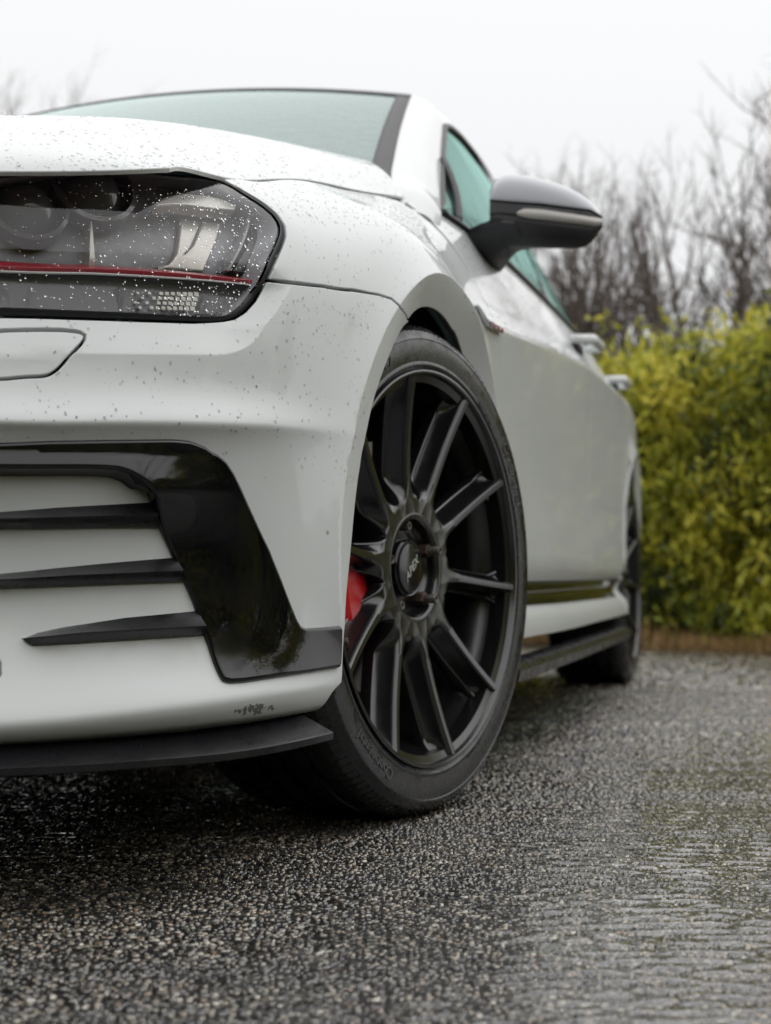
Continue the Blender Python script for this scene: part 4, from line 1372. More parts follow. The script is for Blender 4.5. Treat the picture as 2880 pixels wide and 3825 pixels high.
    for a in A:
        e = abs(a - A.mean()) / (A[-1] - A[0]) * 2
        hh = .062 - .010 * e ** 3
        sec = [(.092, hh - .008), (.098, hh), (.150, hh + .004), (.172, hh - .004), (.186, hh - .018), (.188, -.02), (.178, -.03), (.092, -.02)]
        rows.append([(r * math.cos(a), y, r * math.sin(a)) for r, y in sec])
    G = np.array(rows); k = G.shape[1]
    c = mesh_obj('brake_caliper', G.reshape(-1, 3), grid_faces(14, k, closed_m=True) + [tuple(range(k)), tuple(range(13 * k, 14 * k))], RED_CAL, wh); recalc(c); sharp(c, 22)
    if sg < 0: c.rotation_euler = (math.pi, 0, 0)
    return wh


STEER = .2363
put_wheel(0.0, .769, STEER, 1)
put_wheel(2.63, .757, 0, 1)
put_wheel(0.0, .769, STEER, -1)
put_wheel(2.63, .757, 0, -1)

# ------------------------------------------------------------------ door mirrors
def mirror(sg):
    mir = np.array([1, sg, 1])
    XR = .575
    tx = [545, 575, 620, 700, 800, 900, 1000, 1100, 1200, 1300, 1380, 1440, 1490, 1525, 1550]
    top_ = np.interp(tx, [545, 570, 620, 700, 850, 1000, 1150, 1300, 1420, 1480, 1550], [640, 560, 505, 480, 487, 520, 560, 625, 700, 765, 845])
    capb = np.interp(tx, [545, 700, 1000, 1250, 1450, 1550], [702, 716, 738, 770, 795, 853])
    indt = np.interp(tx, [545, 780, 830, 1000, 1300, 1550], [815, 800, 782, 787, 832, 868])
    indb = np.interp(tx, [545, 620, 860, 1300, 1490, 1550], [850, 838, 868, 925, 955, 935])
    bot_ = np.interp(tx, [545, 620, 700, 1000, 1350, 1420, 1500, 1550], [1000, 1060, 1128, 1136, 1140, 1112, 1025, 945])
    n = len(tx)

    def P(u, v, dx):
        p = at_x(*z7((u, v))[0], XR); return p

    def pt(i, v, dx):
        f_ = (tx[i] - 545) / 1005
        return at_x(*z7((tx[i], v))[0], XR - .02 + dx + .075 * f_ ** 3 + .012 * (1 - f_) ** 6)
    cap, band, low = [], [], []
    for i in range(n):
        h = capb[i] - top_[i]; e = 1 - .75 * (i / (n - 1)) ** 5
        cap.append([pt(i, top_[i] + h * .20, .105 * e), pt(i, top_[i] + .02 * h, .080 * e), pt(i, top_[i], .055 * e), pt(i, top_[i] + h * .10, .030 * e), pt(i, top_[i] + h * .30, .012), pt(i, top_[i] + h * .6, .003), pt(i, capb[i] - 2, .0), pt(i, capb[i], .003), pt(i, capb[i] + 2, .010)])
        band.append([pt(i, capb[i] - 1, .012), pt(i, capb[i] + 3, .006), pt(i, (capb[i] + indb[i]) / 2, .004), pt(i, indb[i] - 3, .004), pt(i, indb[i] + 1, .012)])
        hb = bot_[i] - indb[i]
        low.append([pt(i, indb[i] - 1, .014), pt(i, indb[i], .004), pt(i, indb[i] + 6, .0), pt(i, indb[i] + hb * .55, .006), pt(i, indb[i] + hb * .70, .012), pt(i, bot_[i] - hb * .04, .030), pt(i, bot_[i], .055 * e), pt(i, bot_[i] - hb * .05, .085 * e), pt(i, bot_[i] - hb * .2, .105 * e)])
    root = None

    def sheet(name, rows, mat, par, caps=True):
        G = np.array(rows) * mir
        # refine
        S_ = np.stack([catmull(g, 4) for g in G]); S_ = np.stack([catmull(S_[:, j], 4) for j in range(S_.shape[1])], 1)
        a, b = S_.shape[:2]
        F = grid_faces(a, b) + [tuple(range(b)), tuple(range((a - 1) * b, a * b))]
        o = mesh_obj(name, S_.reshape(-1, 3), F, mat, par); recalc(o)
        return sharp(o, 50)
    root = sheet('door_mirror', low, PLASTIC, CAR)
    sheet('mirror_cap', cap, MIRROR_CAP, root)
    sheet('mirror_band', band, GLOSS_BLACK, root)
    # indicator strip
    rows = []
    for u in np.linspace(790, 1545, 14):
        t0 = np.interp(u, [790, 830, 1000, 1300, 1555], [812, 782, 788, 832, 872]); t1 = np.interp(u, [790, 860, 1300, 1490, 1545], [842, 866, 922, 950, 932])
        f_ = (u - 545) / 1005
        dx = XR - .02 + .075 * f_ ** 3
        r_ = []
        for v, d_ in ((t0, .006), (t0 + 4, .0), ((t0 + t1) / 2, -.0015), (t1 - 4, .0), (t1, .006)):
            r_.append(at_x(*z7((u, v))[0], dx + d_ - .002))
        rows.append(r_)
    G = np.array(rows) * mir
    o = mesh_obj('turn_signal', G.reshape(-1, 3), grid_faces(14, 5), pbr('signal_lens', (.38, .36, .34), .25, coat=.6), root); recalc(o)
    # arm from the door up to the housing
    def q(u, v, x): p = at_x(*z7((u, v))[0], x); return p
    secs = []
    for (ut, vt, ub, vb, x, dpt) in ((255, 975, 470, 1215, .60, .16), (350, 950, 545, 1205, .59, .13), (450, 905, 620, 1172, .58, .10), (560, 862, 690, 1120, .572, .085), (640, 843, 760, 1090, .565, .08), (740, 852, 850, 1085, .562, .08)):
        a, b = q(ut, vt, x), q(ub, vb, x)
        mid = (a + b) / 2
        secs.append([a + (dpt, 0, -.004), a + (.012, 0, 0), a + (0, 0, -.004), a * .7 + b * .3 + (-.006, 0, 0), a * .3 + b * .7 + (.0, 0, 0), b + (.014, 0, .004), b + (.05, 0, 0), b + (dpt, 0, .006)])
    G = np.array(secs) * mir
    S_ = np.stack([catmull(G[:, j], 5) for j in range(8)], 1)
    a, b = S_.shape[:2]
    o = mesh_obj('mirror_arm', S_.reshape(-1, 3), grid_faces(a, b, closed_m=True) + [tuple(range(b)), tuple(range((a - 1) * b, a * b))], PLASTIC, root); recalc(o); sharp(o, 40)
    # glass on the back
    g = np.array([(r_[0]) for r_ in cap][1:-2] + [(r_[-1]) for r_ in low][1:-2][::-1]) * mir
    c0 = g.mean(0)
    o = mesh_obj('mirror_glass', np.vstack([c0 * .0 + (c0 + (g - c0) * .97)]), [tuple(range(len(g)))], CHROME, root)


mirror(1)
mirror(-1)

# ------------------------------------------------------------------ door handles and the wing badge
def handle(x0, x1, z, par):
    for sg in (1, -1):
        xs = np.linspace(x0, x1, 18)
        s_ = np.interp(xs, _dx[1000:3400], _ss[1000:3400])
        y0 = plan(s_)[:, 1] - .035
        t = np.linspace(0, 1, 18)
        outp = .052 * np.clip(np.sin(math.pi * np.clip(t, .03, .97)) * 2.2, 0, 1)
        hh = .010 + .005 * np.sin(math.pi * t)
        rows = []
        for i in range(18):
            sec = []
            for k in range(10):
                a = 2 * math.pi * k / 10
                sec.append((xs[i], (y0[i] + outp[i] + .010 * math.cos(a)) * sg, z + hh[i] * math.sin(a) + .012 * t[i]))
            rows.append(sec)
        G = np.array(rows)
        o = mesh_obj('door_handle', G.reshape(-1, 3), grid_faces(18, 10, closed_m=True) + [tuple(range(10)), tuple(range(170, 180))], PAINT, par); recalc(o)
        P = skin(sq_of([(x0 + x1) / 2], [z - .008])[:, 0], sq_of([(x0 + x1) / 2], [z - .008])[:, 1])[0]
        box('handle_recess', P + np.array([0, .001, 0]) if sg > 0 else P * np.array([1, -1, 1]), (.12, .012, .035), DARK, par, .005)


handle(1.36, 1.60, .862, front_door)
handle(2.06, 2.30, .868, rear_door)

bd = resample(catmull(sq_of([.222, .250, .290, .385], [.716, .704, .698, .702]), 8), .006)
for sg in (1, -1):
    n = len(bd); w_ = np.interp(np.linspace(0, 1, n), [0, .25, .5, 1], [.004, .008, .022, .026])
    rows = [skin(bd[:, 0], bd[:, 1] + w_ * .0, -.006), skin(bd[:, 0], bd[:, 1], .006), skin(bd[:, 0], bd[:, 1] + w_ * .2, .009), skin(bd[:, 0], bd[:, 1] + w_, .008), skin(bd[:, 0], bd[:, 1] + w_ * 1.15, -.004)]
    G = np.stack(rows, 1) * np.array([1, sg, 1])
    o = mesh_obj('wing_badge', G.reshape(-1, 3), grid_faces(n, 5, closed_m=True) + [tuple(range(5)), tuple(range((n - 1) * 5, n * 5))], CHROME, CAR); recalc(o); sharp(o, 35)
    V, F = text_mesh('GTI', .024, .0008)
    V[:, 0] -= V[:, 0].min(); Lx = V[:, 0].max()
    s_m = np.interp(.42 + .52 * (V[:, 0] / Lx), np.linspace(0, 1, n), bd[:, 0]); q_m = np.interp(s_m, bd[:, 0], bd[:, 1])
    P = skin(s_m, q_m + .001 + V[:, 1] * .95, .0095) + plan_n(s_m)[:, [0, 1, 1]] * 0
    nn = plan_n(s_m); P[:, 0] += nn[:, 0] * V[:, 2]; P[:, 1] += nn[:, 1] * V[:, 2]
    if sg < 0:
        P = P * np.array([1, -1, 1])
    o2 = mesh_obj('badge_lettering', P, F, RED, o, smooth=False); recalc(o2)

# ------------------------------------------------------------------ ground
def wet_ground():
    m, N, L, b = nodes_of('wet_asphalt')
    tc = N.new('ShaderNodeTexCoord')
    v1 = N.new('ShaderNodeTexVoronoi'); v1.inputs['Scale'].default_value = 125; L.new(tc.outputs['Object'], v1.inputs['Vector'])
    sep = N.new('ShaderNodeSeparateColor'); L.new(v1.outputs['Color'], sep.inputs[0])
    cr = N.new('ShaderNodeValToRGB'); e = cr.color_ramp.elements
    e[0].position = 0; e[0].color = (.008, .008, .008, 1); e[1].position = 1; e[1].color = (.09, .085, .075, 1)
    for p_, c_ in ((.35, (.014, .014, .013, 1)), (.6, (.025, .024, .022, 1)), (.85, (.05, .047, .042, 1))):
        n_ = cr.color_ramp.elements.new(p_); n_.color = c_
    L.new(sep.outputs[0], cr.inputs[0]); L.new(cr.outputs[0], b.inputs['Base Color'])
    big = N.new('ShaderNodeTexNoise'); big.inputs['Scale'].default_value = 1.6; big.inputs['Detail'].default_value = 5; L.new(tc.outputs['Object'], big.inputs['Vector'])
    rr = N.new('ShaderNodeMapRange'); rr.inputs[1].default_value = .35; rr.inputs[2].default_value = .65; rr.inputs[3].default_value = .26; rr.inputs[4].default_value = .44
    L.new(big.outputs[0], rr.inputs[0]); L.new(rr.outputs[0], b.inputs['Roughness'])
    n2 = N.new('ShaderNodeTexNoise'); n2.inputs['Scale'].default_value = 240; n2.inputs['Detail'].default_value = 3; L.new(tc.outputs['Object'], n2.inputs['Vector'])
    mth = N.new('ShaderNodeMath'); mth.operation = 'MULTIPLY_ADD'; mth.inputs[1].default_value = -.8; L.new(v1.outputs['Distance'], mth.inputs[0]); L.new(n2.outputs[0], mth.inputs[2])
    bp = N.new('ShaderNodeBump'); bp.inputs['Strength'].default_value = .30; bp.inputs['Distance'].default_value = .004
    L.new(mth.outputs[0], bp.inputs['Height']); L.new(bp.outputs[0], b.inputs['Normal'])
    b.inputs['Specular IOR Level'].default_value = .8
    return m


ground = mesh_obj('ground', [(-300, -300, 0), (300, -300, 0), (300, 300, 0), (-300, 300, 0)], [(0, 1, 2, 3)], wet_ground(), None, smooth=False)
tag(ground, 'wet dark asphalt of the car park', kind='structure')


def chip_mat():
    m, N, L, b = nodes_of('wet_chippings')
    at = N.new('ShaderNodeAttribute'); at.attribute_name = 'tone'
    cr = N.new('ShaderNodeValToRGB'); cr.color_ramp.interpolation = 'LINEAR'; e = cr.color_ramp.elements
    e[0].position = 0; e[0].color = (.022, .022, .022, 1); e[1].position = 1; e[1].color = (.50, .46, .38, 1)
    for p_, c_ in ((.3, (.05, .045, .038, 1)), (.5, (.15, .132, .102, 1)), (.68, (.29, .255, .19, 1)), (.8, (.24, .16, .10, 1)), (.9, (.40, .37, .32, 1))):
        n_ = cr.color_ramp.elements.new(p_); n_.color = c_
    L.new(at.outputs['Fac'], cr.inputs[0]); L.new(cr.outputs[0], b.inputs['Base Color'])
    b.inputs['Roughness'].default_value = .2; b.inputs['Specular IOR Level'].default_value = 1.0
    b.inputs['Coat Weight'].default_value = .9; b.inputs['Coat Roughness'].default_value = .02; b.inputs['Coat IOR'].default_value = 1.6
    tc = N.new('ShaderNodeTexCoord'); n2 = N.new('ShaderNodeTexNoise'); n2.inputs['Scale'].default_value = 700; L.new(tc.outputs['Object'], n2.inputs['Vector'])
    bp = N.new('ShaderNodeBump'); bp.inputs['Strength'].default_value = .15; bp.inputs['Distance'].default_value = .001; L.new(n2.outputs[0], bp.inputs['Height']); L.new(bp.outputs[0], b.inputs['Normal'])
    return m


_wr = np.random.default_rng(5)
_wk = [(_wr.uniform(.3, 1) ** 1.5 * 60, _wr.normal(0, .45), _wr.uniform(0, 6.28)) for _ in range(40)]


def patchy(x, y):
    """slow uneven field over the ground, stretched across the car's nose; about -1 .. 1"""
    u = x * _F[0] + y * _F[1]; w = (x * _R[0] + y * _R[1]) * .38
    t = 0
    for k, a, ph in _wk: t = t + np.sin(k * (math.cos(a) * u + math.sin(a) * w) + ph)
    return t / math.sqrt(len(_wk) / 2) * .6


def chippings():
    """stones set in the asphalt: one mesh, five-sided flat-topped pebbles"""
    fx, fy = _F[:2] / np.hypot(*_F[:2]); rx, ry = _R[:2]
    pts = []
    for d0, d1, sp in ((.72, 1.9, .0066), (1.9, 2.7, .0082), (2.7, 4.2, .0122), (4.2, 6.8, .026)):
        dd = np.arange(d0, d1, sp); 
        wmax = d1 * .40 + .18
        ll = np.arange(-wmax, wmax, sp)
        A, B = np.meshgrid(dd, ll, indexing='ij'); A = A.ravel() + rng.uniform(-.42, .42, A.size) * sp; B = B.ravel() + rng.uniform(-.42, .42, B.size) * sp
        k = np.abs(B) < A * .33 + .12
        A, B = A[k], B[k]
        pts.append(np.stack([CAM[0] + fx * A + rx * B, CAM[1] + fy * A + ry * B, np.full(A.size, sp)], 1))
    P = np.vstack(pts)
    P = P[rng.uniform(size=len(P)) < .93]
    n = len(P); K = 5
    big = rng.uniform(size=n) < .12
    size = P[:, 2] * rng.uniform(.28, .56, n) * np.where(big, 1.25, 1.0)
    hgt = rng.uniform(.0003, .0015, n) * (P[:, 2] / .0066) ** .5
    ang = (np.arange(K) * 2 * math.pi / K)[None] + rng.uniform(0, 6.28, n)[:, None] + rng.uniform(-.3, .3, (n, K))
    rr = size[:, None] * rng.uniform(.75, 1.2, (n, K)); st = rng.uniform(.7, 1.4, n)[:, None]; ro = rng.uniform(0, 3.14, n)[:, None]
    lx, ly = rr * np.cos(ang) * st, rr * np.sin(ang) / st
    cx_, cy_ = lx * np.cos(ro) - ly * np.sin(ro), lx * np.sin(ro) + ly * np.cos(ro)
    V = np.zeros((n, 2 * K, 3))
    tilt = rng.normal(0, .15, (n, 2))
    for lvl, (sc, z_) in enumerate(((1.12, -.001), (.70, 1.0))):
        V[:, lvl * K:(lvl + 1) * K, 0] = P[:, 0:1] + cx_ * sc; V[:, lvl * K:(lvl + 1) * K, 1] = P[:, 1:2] + cy_ * sc
        V[:, lvl * K:(lvl + 1) * K, 2] = z_ if lvl == 0 else hgt[:, None] + (cx_ * tilt[:, :1] + cy_ * tilt[:, 1:]) * sc
    V = W(V.reshape(-1, 3))
    base = (np.arange(n) * 2 * K)[:, None]
    side = np.stack([np.stack([base[:, 0] + i, base[:, 0] + K + i, base[:, 0] + K + (i + 1) % K, base[:, 0] + (i + 1) % K], 1) for i in range(K)], 1).reshape(n, -1)
    topf = base + K + np.arange(K)[::-1][None]
    loops = np.concatenate([side, topf], 1).reshape(-1)
    tot = np.tile(np.array([4] * K + [K]), n)
    me = bpy.data.meshes.new('asphalt_chippings')
    me.vertices.add(len(V)); me.vertices.foreach_set('co', V.ravel())
    me.loops.add(len(loops)); me.loops.foreach_set('vertex_index', loops.astype(np.int32))
    me.polygons.add(len(tot)); me.polygons.foreach_set('loop_start', np.r_[0, np.cumsum(tot)[:-1]].astype(np.int32))
    me.update(calc_edges=True); me.validate()
    at = me.attributes.new('tone', 'FLOAT', 'POINT')
    at.data.foreach_set('value', np.repeat(np.clip(rng.beta(1.1, 1.5, n) * (1 + .30 * patchy(P[:, 0], P[:, 1])), 0, 1), 2 * K).astype(np.float32))
    o = link('asphalt_chippings', me, chip_mat())
    tag(o, 'pale wet stone chippings set in the dark asphalt', 'chippings', kind='stuff')
    return n


NCHIP = chippings()



def water_film():
    m = glass_mat('water_film', (.84, .84, .84), .03, 1.55)
    # sheet with wind ripples of its own; its level rises slowly to the car's left, so that stones drown one by one
    fx, fy = _F[:2] / np.hypot(*_F[:2]); rx, ry = _R[:2]
    nd, nl = 400, 190
    dd = .72 * (3.7 / .72) ** np.linspace(0, 1, nd); ll = np.linspace(-1, 1, nl)
    A = np.repeat(dd[:, None], nl, 1); B = .10 * A + ll[None] * (A * .30 + .14)
    x, y = CAM[0] + fx * A + rx * B, CAM[1] + fy * A + ry * B
    side = (x * -.2 + y)                                   # distance to the left of the car
    r_ = np.random.default_rng(21); rip = 0
    for _ in range(46):
        k_ = 2 * math.pi / r_.uniform(.010, .032); a_ = r_.normal(0, .55); amp = .17 / k_ * r_.uniform(.5, 1.2)
        rip = rip + amp / 4.2 * np.sin(k_ * (math.cos(a_) * A + math.sin(a_) * B * .8) + r_.uniform(0, 6.28))
    rip = rip * np.clip(1.25 - A / 3.4, .15, 1)
    z = .0000 + .0009 * sstep(.80, 1.20, side) + .00045 * patchy(x, y) + rip - .0022 * sstep(2.7, 3.7, A)
    V = np.stack([x, y, z], -1).reshape(-1, 3)
    o = mesh_obj('rain_film', V, grid_faces(nd, nl), m, None); recalc(o)
    tag(o, 'thin rippled sheet of rainwater lying on the asphalt beside the car', 'water', kind='structure')


water_film()

# ------------------------------------------------------------------ rain drops on paint and headlight
def drops():
    V, F = [], []
    Vl, Fl = [], []

    def add(P, n, r, flat, stretch, tdir, V=V, F=F):
        n = n / np.linalg.norm(n)
        a = tdir - n * np.dot(tdir, n); a /= np.linalg.norm(a) + 1e-9; b = np.cross(n, a)
        base = len(V); K = 7
        for (h_, w_) in ((-.12, .96), (.35, .92), (.78, .60)):
            for k in range(K):
                t = 2 * math.pi * k / K
                V.append(P + (a * math.cos(t) * stretch + b * math.sin(t)) * r * w_ + n * r * flat * h_)
        V.append(P + n * r * flat)
        for l_ in range(2):
            for k in range(K): F.append((base + l_ * K + k, base + l_ * K + (k + 1) % K, base + (l_ + 1) * K + (k + 1) % K, base + (l_ + 1) * K + k))
        for k in range(K): F.append((base + 2 * K + k, base + 2 * K + (k + 1) % K, base + 3 * K))
        F.append(tuple(base + k for k in range(K))[::-1])
    # hood
    nU, nV = HS.shape[:2]
    du = np.gradient(HS, axis=0); dv = np.gradient(HS, axis=1); HN = np.cross(du, dv); HN /= np.linalg.norm(HN, axis=-1)[..., None]
    if HN[..., 2].mean() < 0: HN = -HN
    for _ in range(1800):
        i = int(nU * .62 + rng.uniform() ** .8 * nU * .375); j = int(rng.uniform(.0, 1) * (nV - 1))
        i = min(i, nU - 2); j = min(j, nV - 2)
        fi, fj = rng.uniform(size=2)
        P = HS[i, j] * (1 - fi) * (1 - fj) + HS[i + 1, j] * fi * (1 - fj) + HS[i, j + 1] * (1 - fi) * fj + HS[i + 1, j + 1] * fi * fj
        add(P, HN[i, j], .0005 + .0013 * rng.uniform() ** 2.5, .5, rng.uniform(1.0, 1.7), np.array([0, 1., 0]))
    def scatter(n, s0, s1, q0, q1, test, off, r0, r1, pw, flat, st, tdir, V=V, F=F):
        s_ = rng.uniform(s0, s1, n); q_ = rng.uniform(q0, q1, n)
        X = skin(s_, q_, off); k = test(s_, q_, X); s_, q_, X = s_[k], q_[k], X[k]
        Nn = skin_n(s_, q_, off)
        for P, nn in zip(X, Nn): add(P, nn, r0 + r1 * rng.uniform() ** pw, flat, rng.uniform(*st), np.array(tdir), V, F)
    inl = lambda s_, q_: in_poly(np.stack([s_, q_], 1), HPS)
    away = lambda X, r_: np.hypot(X[:, 0] - .02, X[:, 2] - .325) > r_
    scatter(1700, .62, .99, .55, .73, lambda s_, q_, X: inl(s_, q_) & (rng.uniform(size=len(s_)) < .25 + .75 * sstep(.70, .93, s_)), -.003, .0004, .0010, 2.2, .5, (.9, 1.3), (0, 0, 1.), Vl, Fl)
    scatter(3000, .86, 1.70, .58, .771, lambda s_, q_, X: ~inl(s_, q_) & away(X, .36) & ((q_ > .70) | (rng.uniform(size=len(s_)) < .2)), 0., .0005, .0011, 2, .5, (1, 1.8), (0, .3, 1.))
    scatter(520, .66, 1.16, .40, .60, lambda s_, q_, X: ~inl(s_, q_) & away(X, .35), 0., .0006, .0011, 2, .5, (1, 1.6), (0, 0, 1.))
    scatter(900, 1.78, 3.2, .60, .77, lambda s_, q_, X: q_ > 0, 0., .0007, .0016, 2, .5, (1, 2.2), (0, .3, 1.))
    o = mesh_obj('rain_drops', np.array(V), F, WATER, None)
    recalc(o)
    tag(o, 'small beads of rain on the white hood, wing, doors and bumper', 'rain drops', kind='stuff')
    o = mesh_obj('lens_rain_drops', np.array(Vl), Fl, drop_mat(), None); recalc(o)
    tag(o, 'bright beads of rain on the clear headlight lens', 'rain drops', kind='stuff')


drops()

# ------------------------------------------------------------------ hedge, dry grass and bare trees
def leaf_mat(name, ramp, rough=.6):
    m, N, L, b = nodes_of(name)
    at = N.new('ShaderNodeAttribute'); at.attribute_name = 'tone'
    cr = N.new('ShaderNodeValToRGB'); e = cr.color_ramp.elements
    e[0].position, e[0].color = ramp[0][0], (*ramp[0][1], 1); e[1].position, e[1].color = ramp[-1][0], (*ramp[-1][1], 1)
    for p_, c_ in ramp[1:-1]:
        n_ = e.new(p_); n_.color = (*c_, 1)
    L.new(at.outputs['Fac'], cr.inputs[0]); L.new(cr.outputs[0], b.inputs['Base Color'])
    b.inputs['Roughness'].default_value = rough
    b.inputs['Subsurface Weight'].default_value = 0
    tr = N.new('ShaderNodeBsdfTranslucent'); L.new(cr.outputs[0], tr.inputs[0])
    ms = N.new('ShaderNodeMixShader'); ms.inputs[0].default_value = .35
    L.new(b.outputs[0], ms.inputs[1]); L.new(tr.outputs[0], ms.inputs[2])
    out = [n_ for n_ in N if n_.bl_idname == 'ShaderNodeOutputMaterial'][0]; L.new(ms.outputs[0], out.inputs[0])
    return m


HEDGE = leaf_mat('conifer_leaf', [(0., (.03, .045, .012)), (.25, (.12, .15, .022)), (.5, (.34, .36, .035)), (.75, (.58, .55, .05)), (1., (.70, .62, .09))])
GRASS = leaf_mat('dry_grass_blade', [(0., (.12, .07, .025)), (.5, (.34, .20, .07)), (1., (.48, .36, .18))])
BARK = pbr('bare_bark', (.13, .105, .09), .85, noise=.4, nscale=12)


def quads(name, C, A, B, tone, mat, parent):
    """many two-triangle leaves: centre C, half axes A and B"""
    n = len(C)
    V = np.stack([C - A, C + B * .8, C + A, C - B * .8], 1).reshape(-1, 3)
    me = bpy.data.meshes.new(name)
    V = W(V)
    me.vertices.add(4 * n); me.vertices.foreach_set('co', V.ravel())
    me.loops.add(4 * n); me.loops.foreach_set('vertex_index', np.arange(4 * n, dtype=np.int32))
    me.polygons.add(n); me.polygons.foreach_set('loop_start', (np.arange(n) * 4).astype(np.int32))
    me.update(calc_edges=True)
    at = me.attributes.new('tone', 'FLOAT', 'POINT'); at.data.foreach_set('value', np.repeat(np.clip(tone, 0, 1), 4).astype(np.float32))
    return link(name, me, mat, parent)


def runit(n):
    v = rng.normal(size=(n, 3)); return v / np.linalg.norm(v, axis=1)[:, None]


H0, H1 = np.array([5.85, -.05]), np.array([4.76, 1.27])
hd_ = (H1 - H0) / np.linalg.norm(H1 - H0); hn = np.array([hd_[1], -hd_[0]]); hn = hn if hn[0] > 0 else -hn       # away from the camera


def shrub(t, i):
    base = H0 + hd_ * t + hn * (.55 + .12 * rng.uniform())
    hgt = 1.40 + .16 * rng.uniform()
    e = empty('hedge_shrub', W((base[0], base[1], 0)))
    nb = 74
    # spray clumps over a column, denser towards the outside
    cz = np.clip(rng.uniform(.02, 1, nb), .05, 1) * hgt; ca = rng.uniform(0, 6.28, nb)
    rad_ = .62 * (1 - .30 * (cz / hgt) ** 2) * (.55 + .45 * rng.uniform(size=nb) ** .4)
    C = np.stack([rad_ * np.cos(ca), rad_ * np.sin(ca), cz], 1)
    tone_c = rng.beta(1.2, 1.0, nb)
    m = 190
    cl = np.repeat(np.arange(nb), m)
    off = rng.normal(size=(nb * m, 3)) * np.array([.085, .085, .13])
    P = C[cl] + off
    P[:, 2] = np.maximum(P[:, 2], .03)
    A = runit(len(P)) * rng.uniform(.016, .046, (len(P), 1)); A[:, 2] = np.abs(A[:, 2]) + .008
    B = np.cross(A, runit(len(P))); B = B / (np.linalg.norm(B, axis=1)[:, None] + 1e-9) * rng.uniform(.008, .019, (len(P), 1))
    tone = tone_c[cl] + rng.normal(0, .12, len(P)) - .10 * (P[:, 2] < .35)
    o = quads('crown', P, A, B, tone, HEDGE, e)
    tr = tube('trunk', np.array([(0, 0, 0), (.02, .01, hgt * .4), (.0, .0, hgt * .85)]), [.05, .04, .012], BARK, e, 7)
    k = int(round((t + 3.1) / .56)) - 6
    ords = ['first', 'second', 'third', 'fourth', 'fifth', 'sixth', 'seventh', 'eighth']
    lab = f'{ords[k]} yellow-green conifer shrub along the hedge from the car\'s tail' if k >= 0 else 'yellow-green conifer shrub in the hedge run hidden behind the car body'
    tag(e, lab, 'shrub', 'conifer shrubs forming the hedge')


for i, t in enumerate(np.arange(-3.1, 4.2, .56)):
    shrub(t + rng.uniform(-.08, .08), i)

# dry grass along the hedge foot
n = 9000
t = rng.uniform(-3.2, 4.3, n); dpt = rng.uniform(-.30, .15, n)
C = np.stack([H0[0] + hd_[0] * t + hn[0] * dpt, H0[1] + hd_[1] * t + hn[1] * dpt, np.zeros(n)], 1)
hg = rng.uniform(.03, .20, n) * (.5 + .6 * np.clip(np.sin(t * 3.1) + .6, 0, 1))
A = np.stack([rng.normal(0, .35, n) * hg, rng.normal(0, .35, n) * hg, hg], 1) * .5
C = C + A
B = runit(n) * .006; B[:, 2] *= .2
gr = quads('dry_grass', C, A, B, rng.beta(2, 2, n), GRASS, None)
tag(gr, 'strip of dry orange-brown grass at the foot of the hedge', 'grass', kind='stuff')


def bare_tree(x, y, h, label, seed, spread=.5, thick=.05, lean=(0, 0), n1=13, tone=None):
    r = np.random.default_rng(seed)
    e = empty('bare_tree', W((x, y, 0)))
    pts = []; p = np.array([0, 0, -.05]); d = np.array([lean[0], lean[1], 1.0])
    ns = 12
    for i in range(ns + 1):
        pts.append(p.copy()); d = d + r.normal(0, .05, 3); d /= np.linalg.norm(d); p = p + d * h / ns
    pts = np.array(pts); rads = np.linspace(thick, .006, ns + 1)
    tube('trunk', pts, rads, BARK, e, 7)
    V, F = [], []

    def branch(P, R_):
        n_ = len(P); base = len(V); K = 3
        T = np.gradient(P, axis=0); T /= np.linalg.norm(T, axis=1)[:, None] + 1e-9
        for i in range(n_):
            a = np.cross(T[i], [.3, .2, .9]); a /= np.linalg.norm(a) + 1e-9; b = np.cross(a, T[i])
            for k in range(K):
                t_ = 2 * math.pi * k / K; V.append(P[i] + R_[i] * (a * math.cos(t_) + b * math.sin(t_)))
        for i in range(n_ - 1):
            for k in range(K): F.append((base + i * K + k, base + i * K + (k + 1) % K, base + (i + 1) * K + (k + 1) % K, base + (i + 1) * K + k))

    def grow(p, d, L_, r0, lvl):
        n_ = 6; P = [p.copy()]; q = p.copy()
        for i in range(n_ - 1):
            d = d + r.normal(0, .10, 3) + np.array([0, 0, .06]); d /= np.linalg.norm(d); q = q + d * L_ / (n_ - 1); P.append(q.copy())
        P = np.array(P); branch(P, np.linspace(r0, r0 * .35, n_))
        if lvl > 0:
            for k in range(5):
                i = r.integers(1, n_); dd = d + r.normal(0, .55, 3); dd /= np.linalg.norm(dd)
                grow(P[i], dd, L_ * r.uniform(.35, .6), r0 * .5, lvl - 1)
    for k in range(n1):
        f = .22 + .75 * (k + r.uniform()) / n1
        i = f * ns; p0 = pts[int(i)] * (1 - i % 1) + pts[min(int(i) + 1, ns)] * (i % 1)
        an = r.uniform(0, 6.28); dd = np.array([math.cos(an) * spread, math.sin(an) * spread, .75]); dd /= np.linalg.norm(dd)
        grow(p0, dd, h * r.uniform(.22, .36) * (1.15 - .6 * f), thick * (1.05 - f) * .55 + .004, 2)
    o = mesh_obj('branches', np.array(V), F, BARK, e)
    tag(e, label, 'tree', 'bare trees behind the hedge')
    return e


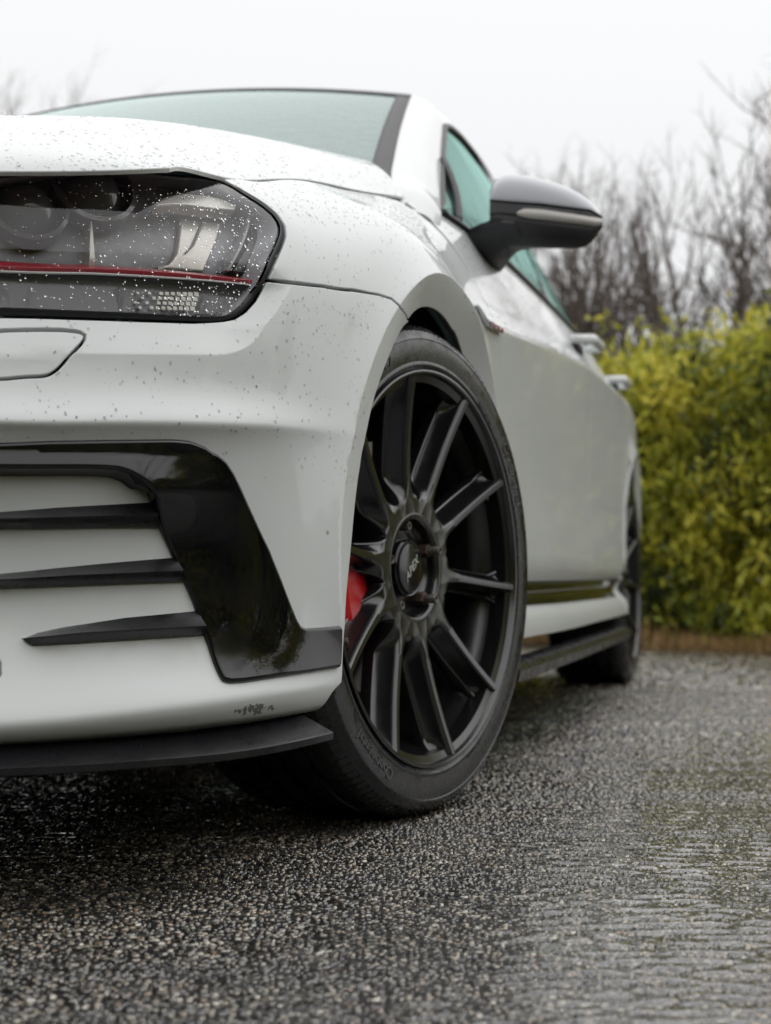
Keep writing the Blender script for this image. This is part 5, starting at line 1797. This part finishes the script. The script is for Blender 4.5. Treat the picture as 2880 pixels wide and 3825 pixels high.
TL = 'bare leafless tree with thin upright branches rising behind the hedge'
bare_tree(8.2, 1.08, 3.9, 'tallest bare tree above the hedge, its thin leader bending over', 11, .5, .06, (.0, .03), 16)
for k, (x, y, h) in enumerate(((7.6, .15, 2.55), (8.4, .36, 2.9), (7.4, .72, 2.4), (9.5, .55, 3.2), (9.2, -.35, 3.0), (8.0, 1.55, 3.2), (10.2, .1, 3.3), (9.6, 1.05, 3.4), (7.2, -.05, 2.2), (7.3, 1.3, 2.6), (10.5, 1.9, 4.2), (8.8, -.75, 3.0), (8.6, .72, 3.0), (7.8, .42, 2.5), (7.0, .55, 2.1), (7.1, .95, 2.3), (7.6, 1.0, 2.5), (7.0, .25, 2.0), (8.0, .15, 2.6), (8.4, 1.35, 3.0), (7.4, .05, 2.2), (9.0, .3, 2.9))):
    bare_tree(x, y, h * 1.06, TL, 40 + k, .36, .045, (0, 0), 13)
for k, (x, y, h) in enumerate(((20, -11.9, 8.2), (20.5, -11.5, 8.4), (20, -10.9, 8.3), (19.5, -10.5, 8.0), (21, -12.3, 8.7), (20.5, -13.2, 8.5))):
    bare_tree(x, y, h, 'distant bare tree whose crown shows over the hood and roof of the car', 80 + k, .6, .12, (0, 0), 16)


# what stands beside and behind the photographer and shows in the glossy trim: the hedge goes on round the car park, with bare trees
def around():
    src = [o for o in COL.objects if o.name.startswith('hedge_shrub')]

    def copy_shrub(k, x, y, sc, lab, grp):
        s0 = src[k % len(src)]
        c = s0.copy(); COL.objects.link(c); c.location = W((x, y, 0)); c.scale = sc; c.rotation_euler = (0, 0, k * 1.3)
        c['label'] = lab; c['group'] = grp
        for ch in s0.children:
            d = ch.copy(); COL.objects.link(d); d.parent = c
    for k, y in enumerate(np.arange(-5.2, 7.5, 1.2)):
        copy_shrub(k, -8.8 + .35 * math.sin(k * 2.1), y, (1.7, 1.7, 2.2), 'conifer shrub in the hedge across the car park from the car\'s nose', 'conifer shrubs across the car park')
    for k, x in enumerate(np.arange(-7.6, 2.4, 1.0)):
        copy_shrub(k + 3, x, 6.6 + .3 * math.sin(k * 1.7) - .12 * max(x, 0), (1.6, 1.6, 1.55), 'conifer shrub in the hedge along the car park facing the car\'s left side', 'conifer shrubs facing the car\'s left side')
    for k, y in enumerate((-3.6, .5, 4.8)):
        e = bare_tree(-12.5 - (k % 2), y, 6.0 + (k * 7 % 3) * .7, 'tall bare tree across the car park from the car\'s nose', 120 + k, .6, .12, (0, 0), 13)
        e['group'] = 'bare trees across the car park'
    for k, x in enumerate((-6.0, -3.2, -1.0, 1.4)):
        e = bare_tree(x, 8.3 + (k % 2), 5.0 + (k * 5 % 3) * .6, 'tall bare tree beyond the hedge facing the car\'s left side', 140 + k, .6, .10, (0, 0), 13)
        e['group'] = 'bare trees facing the car\'s left side'


around()
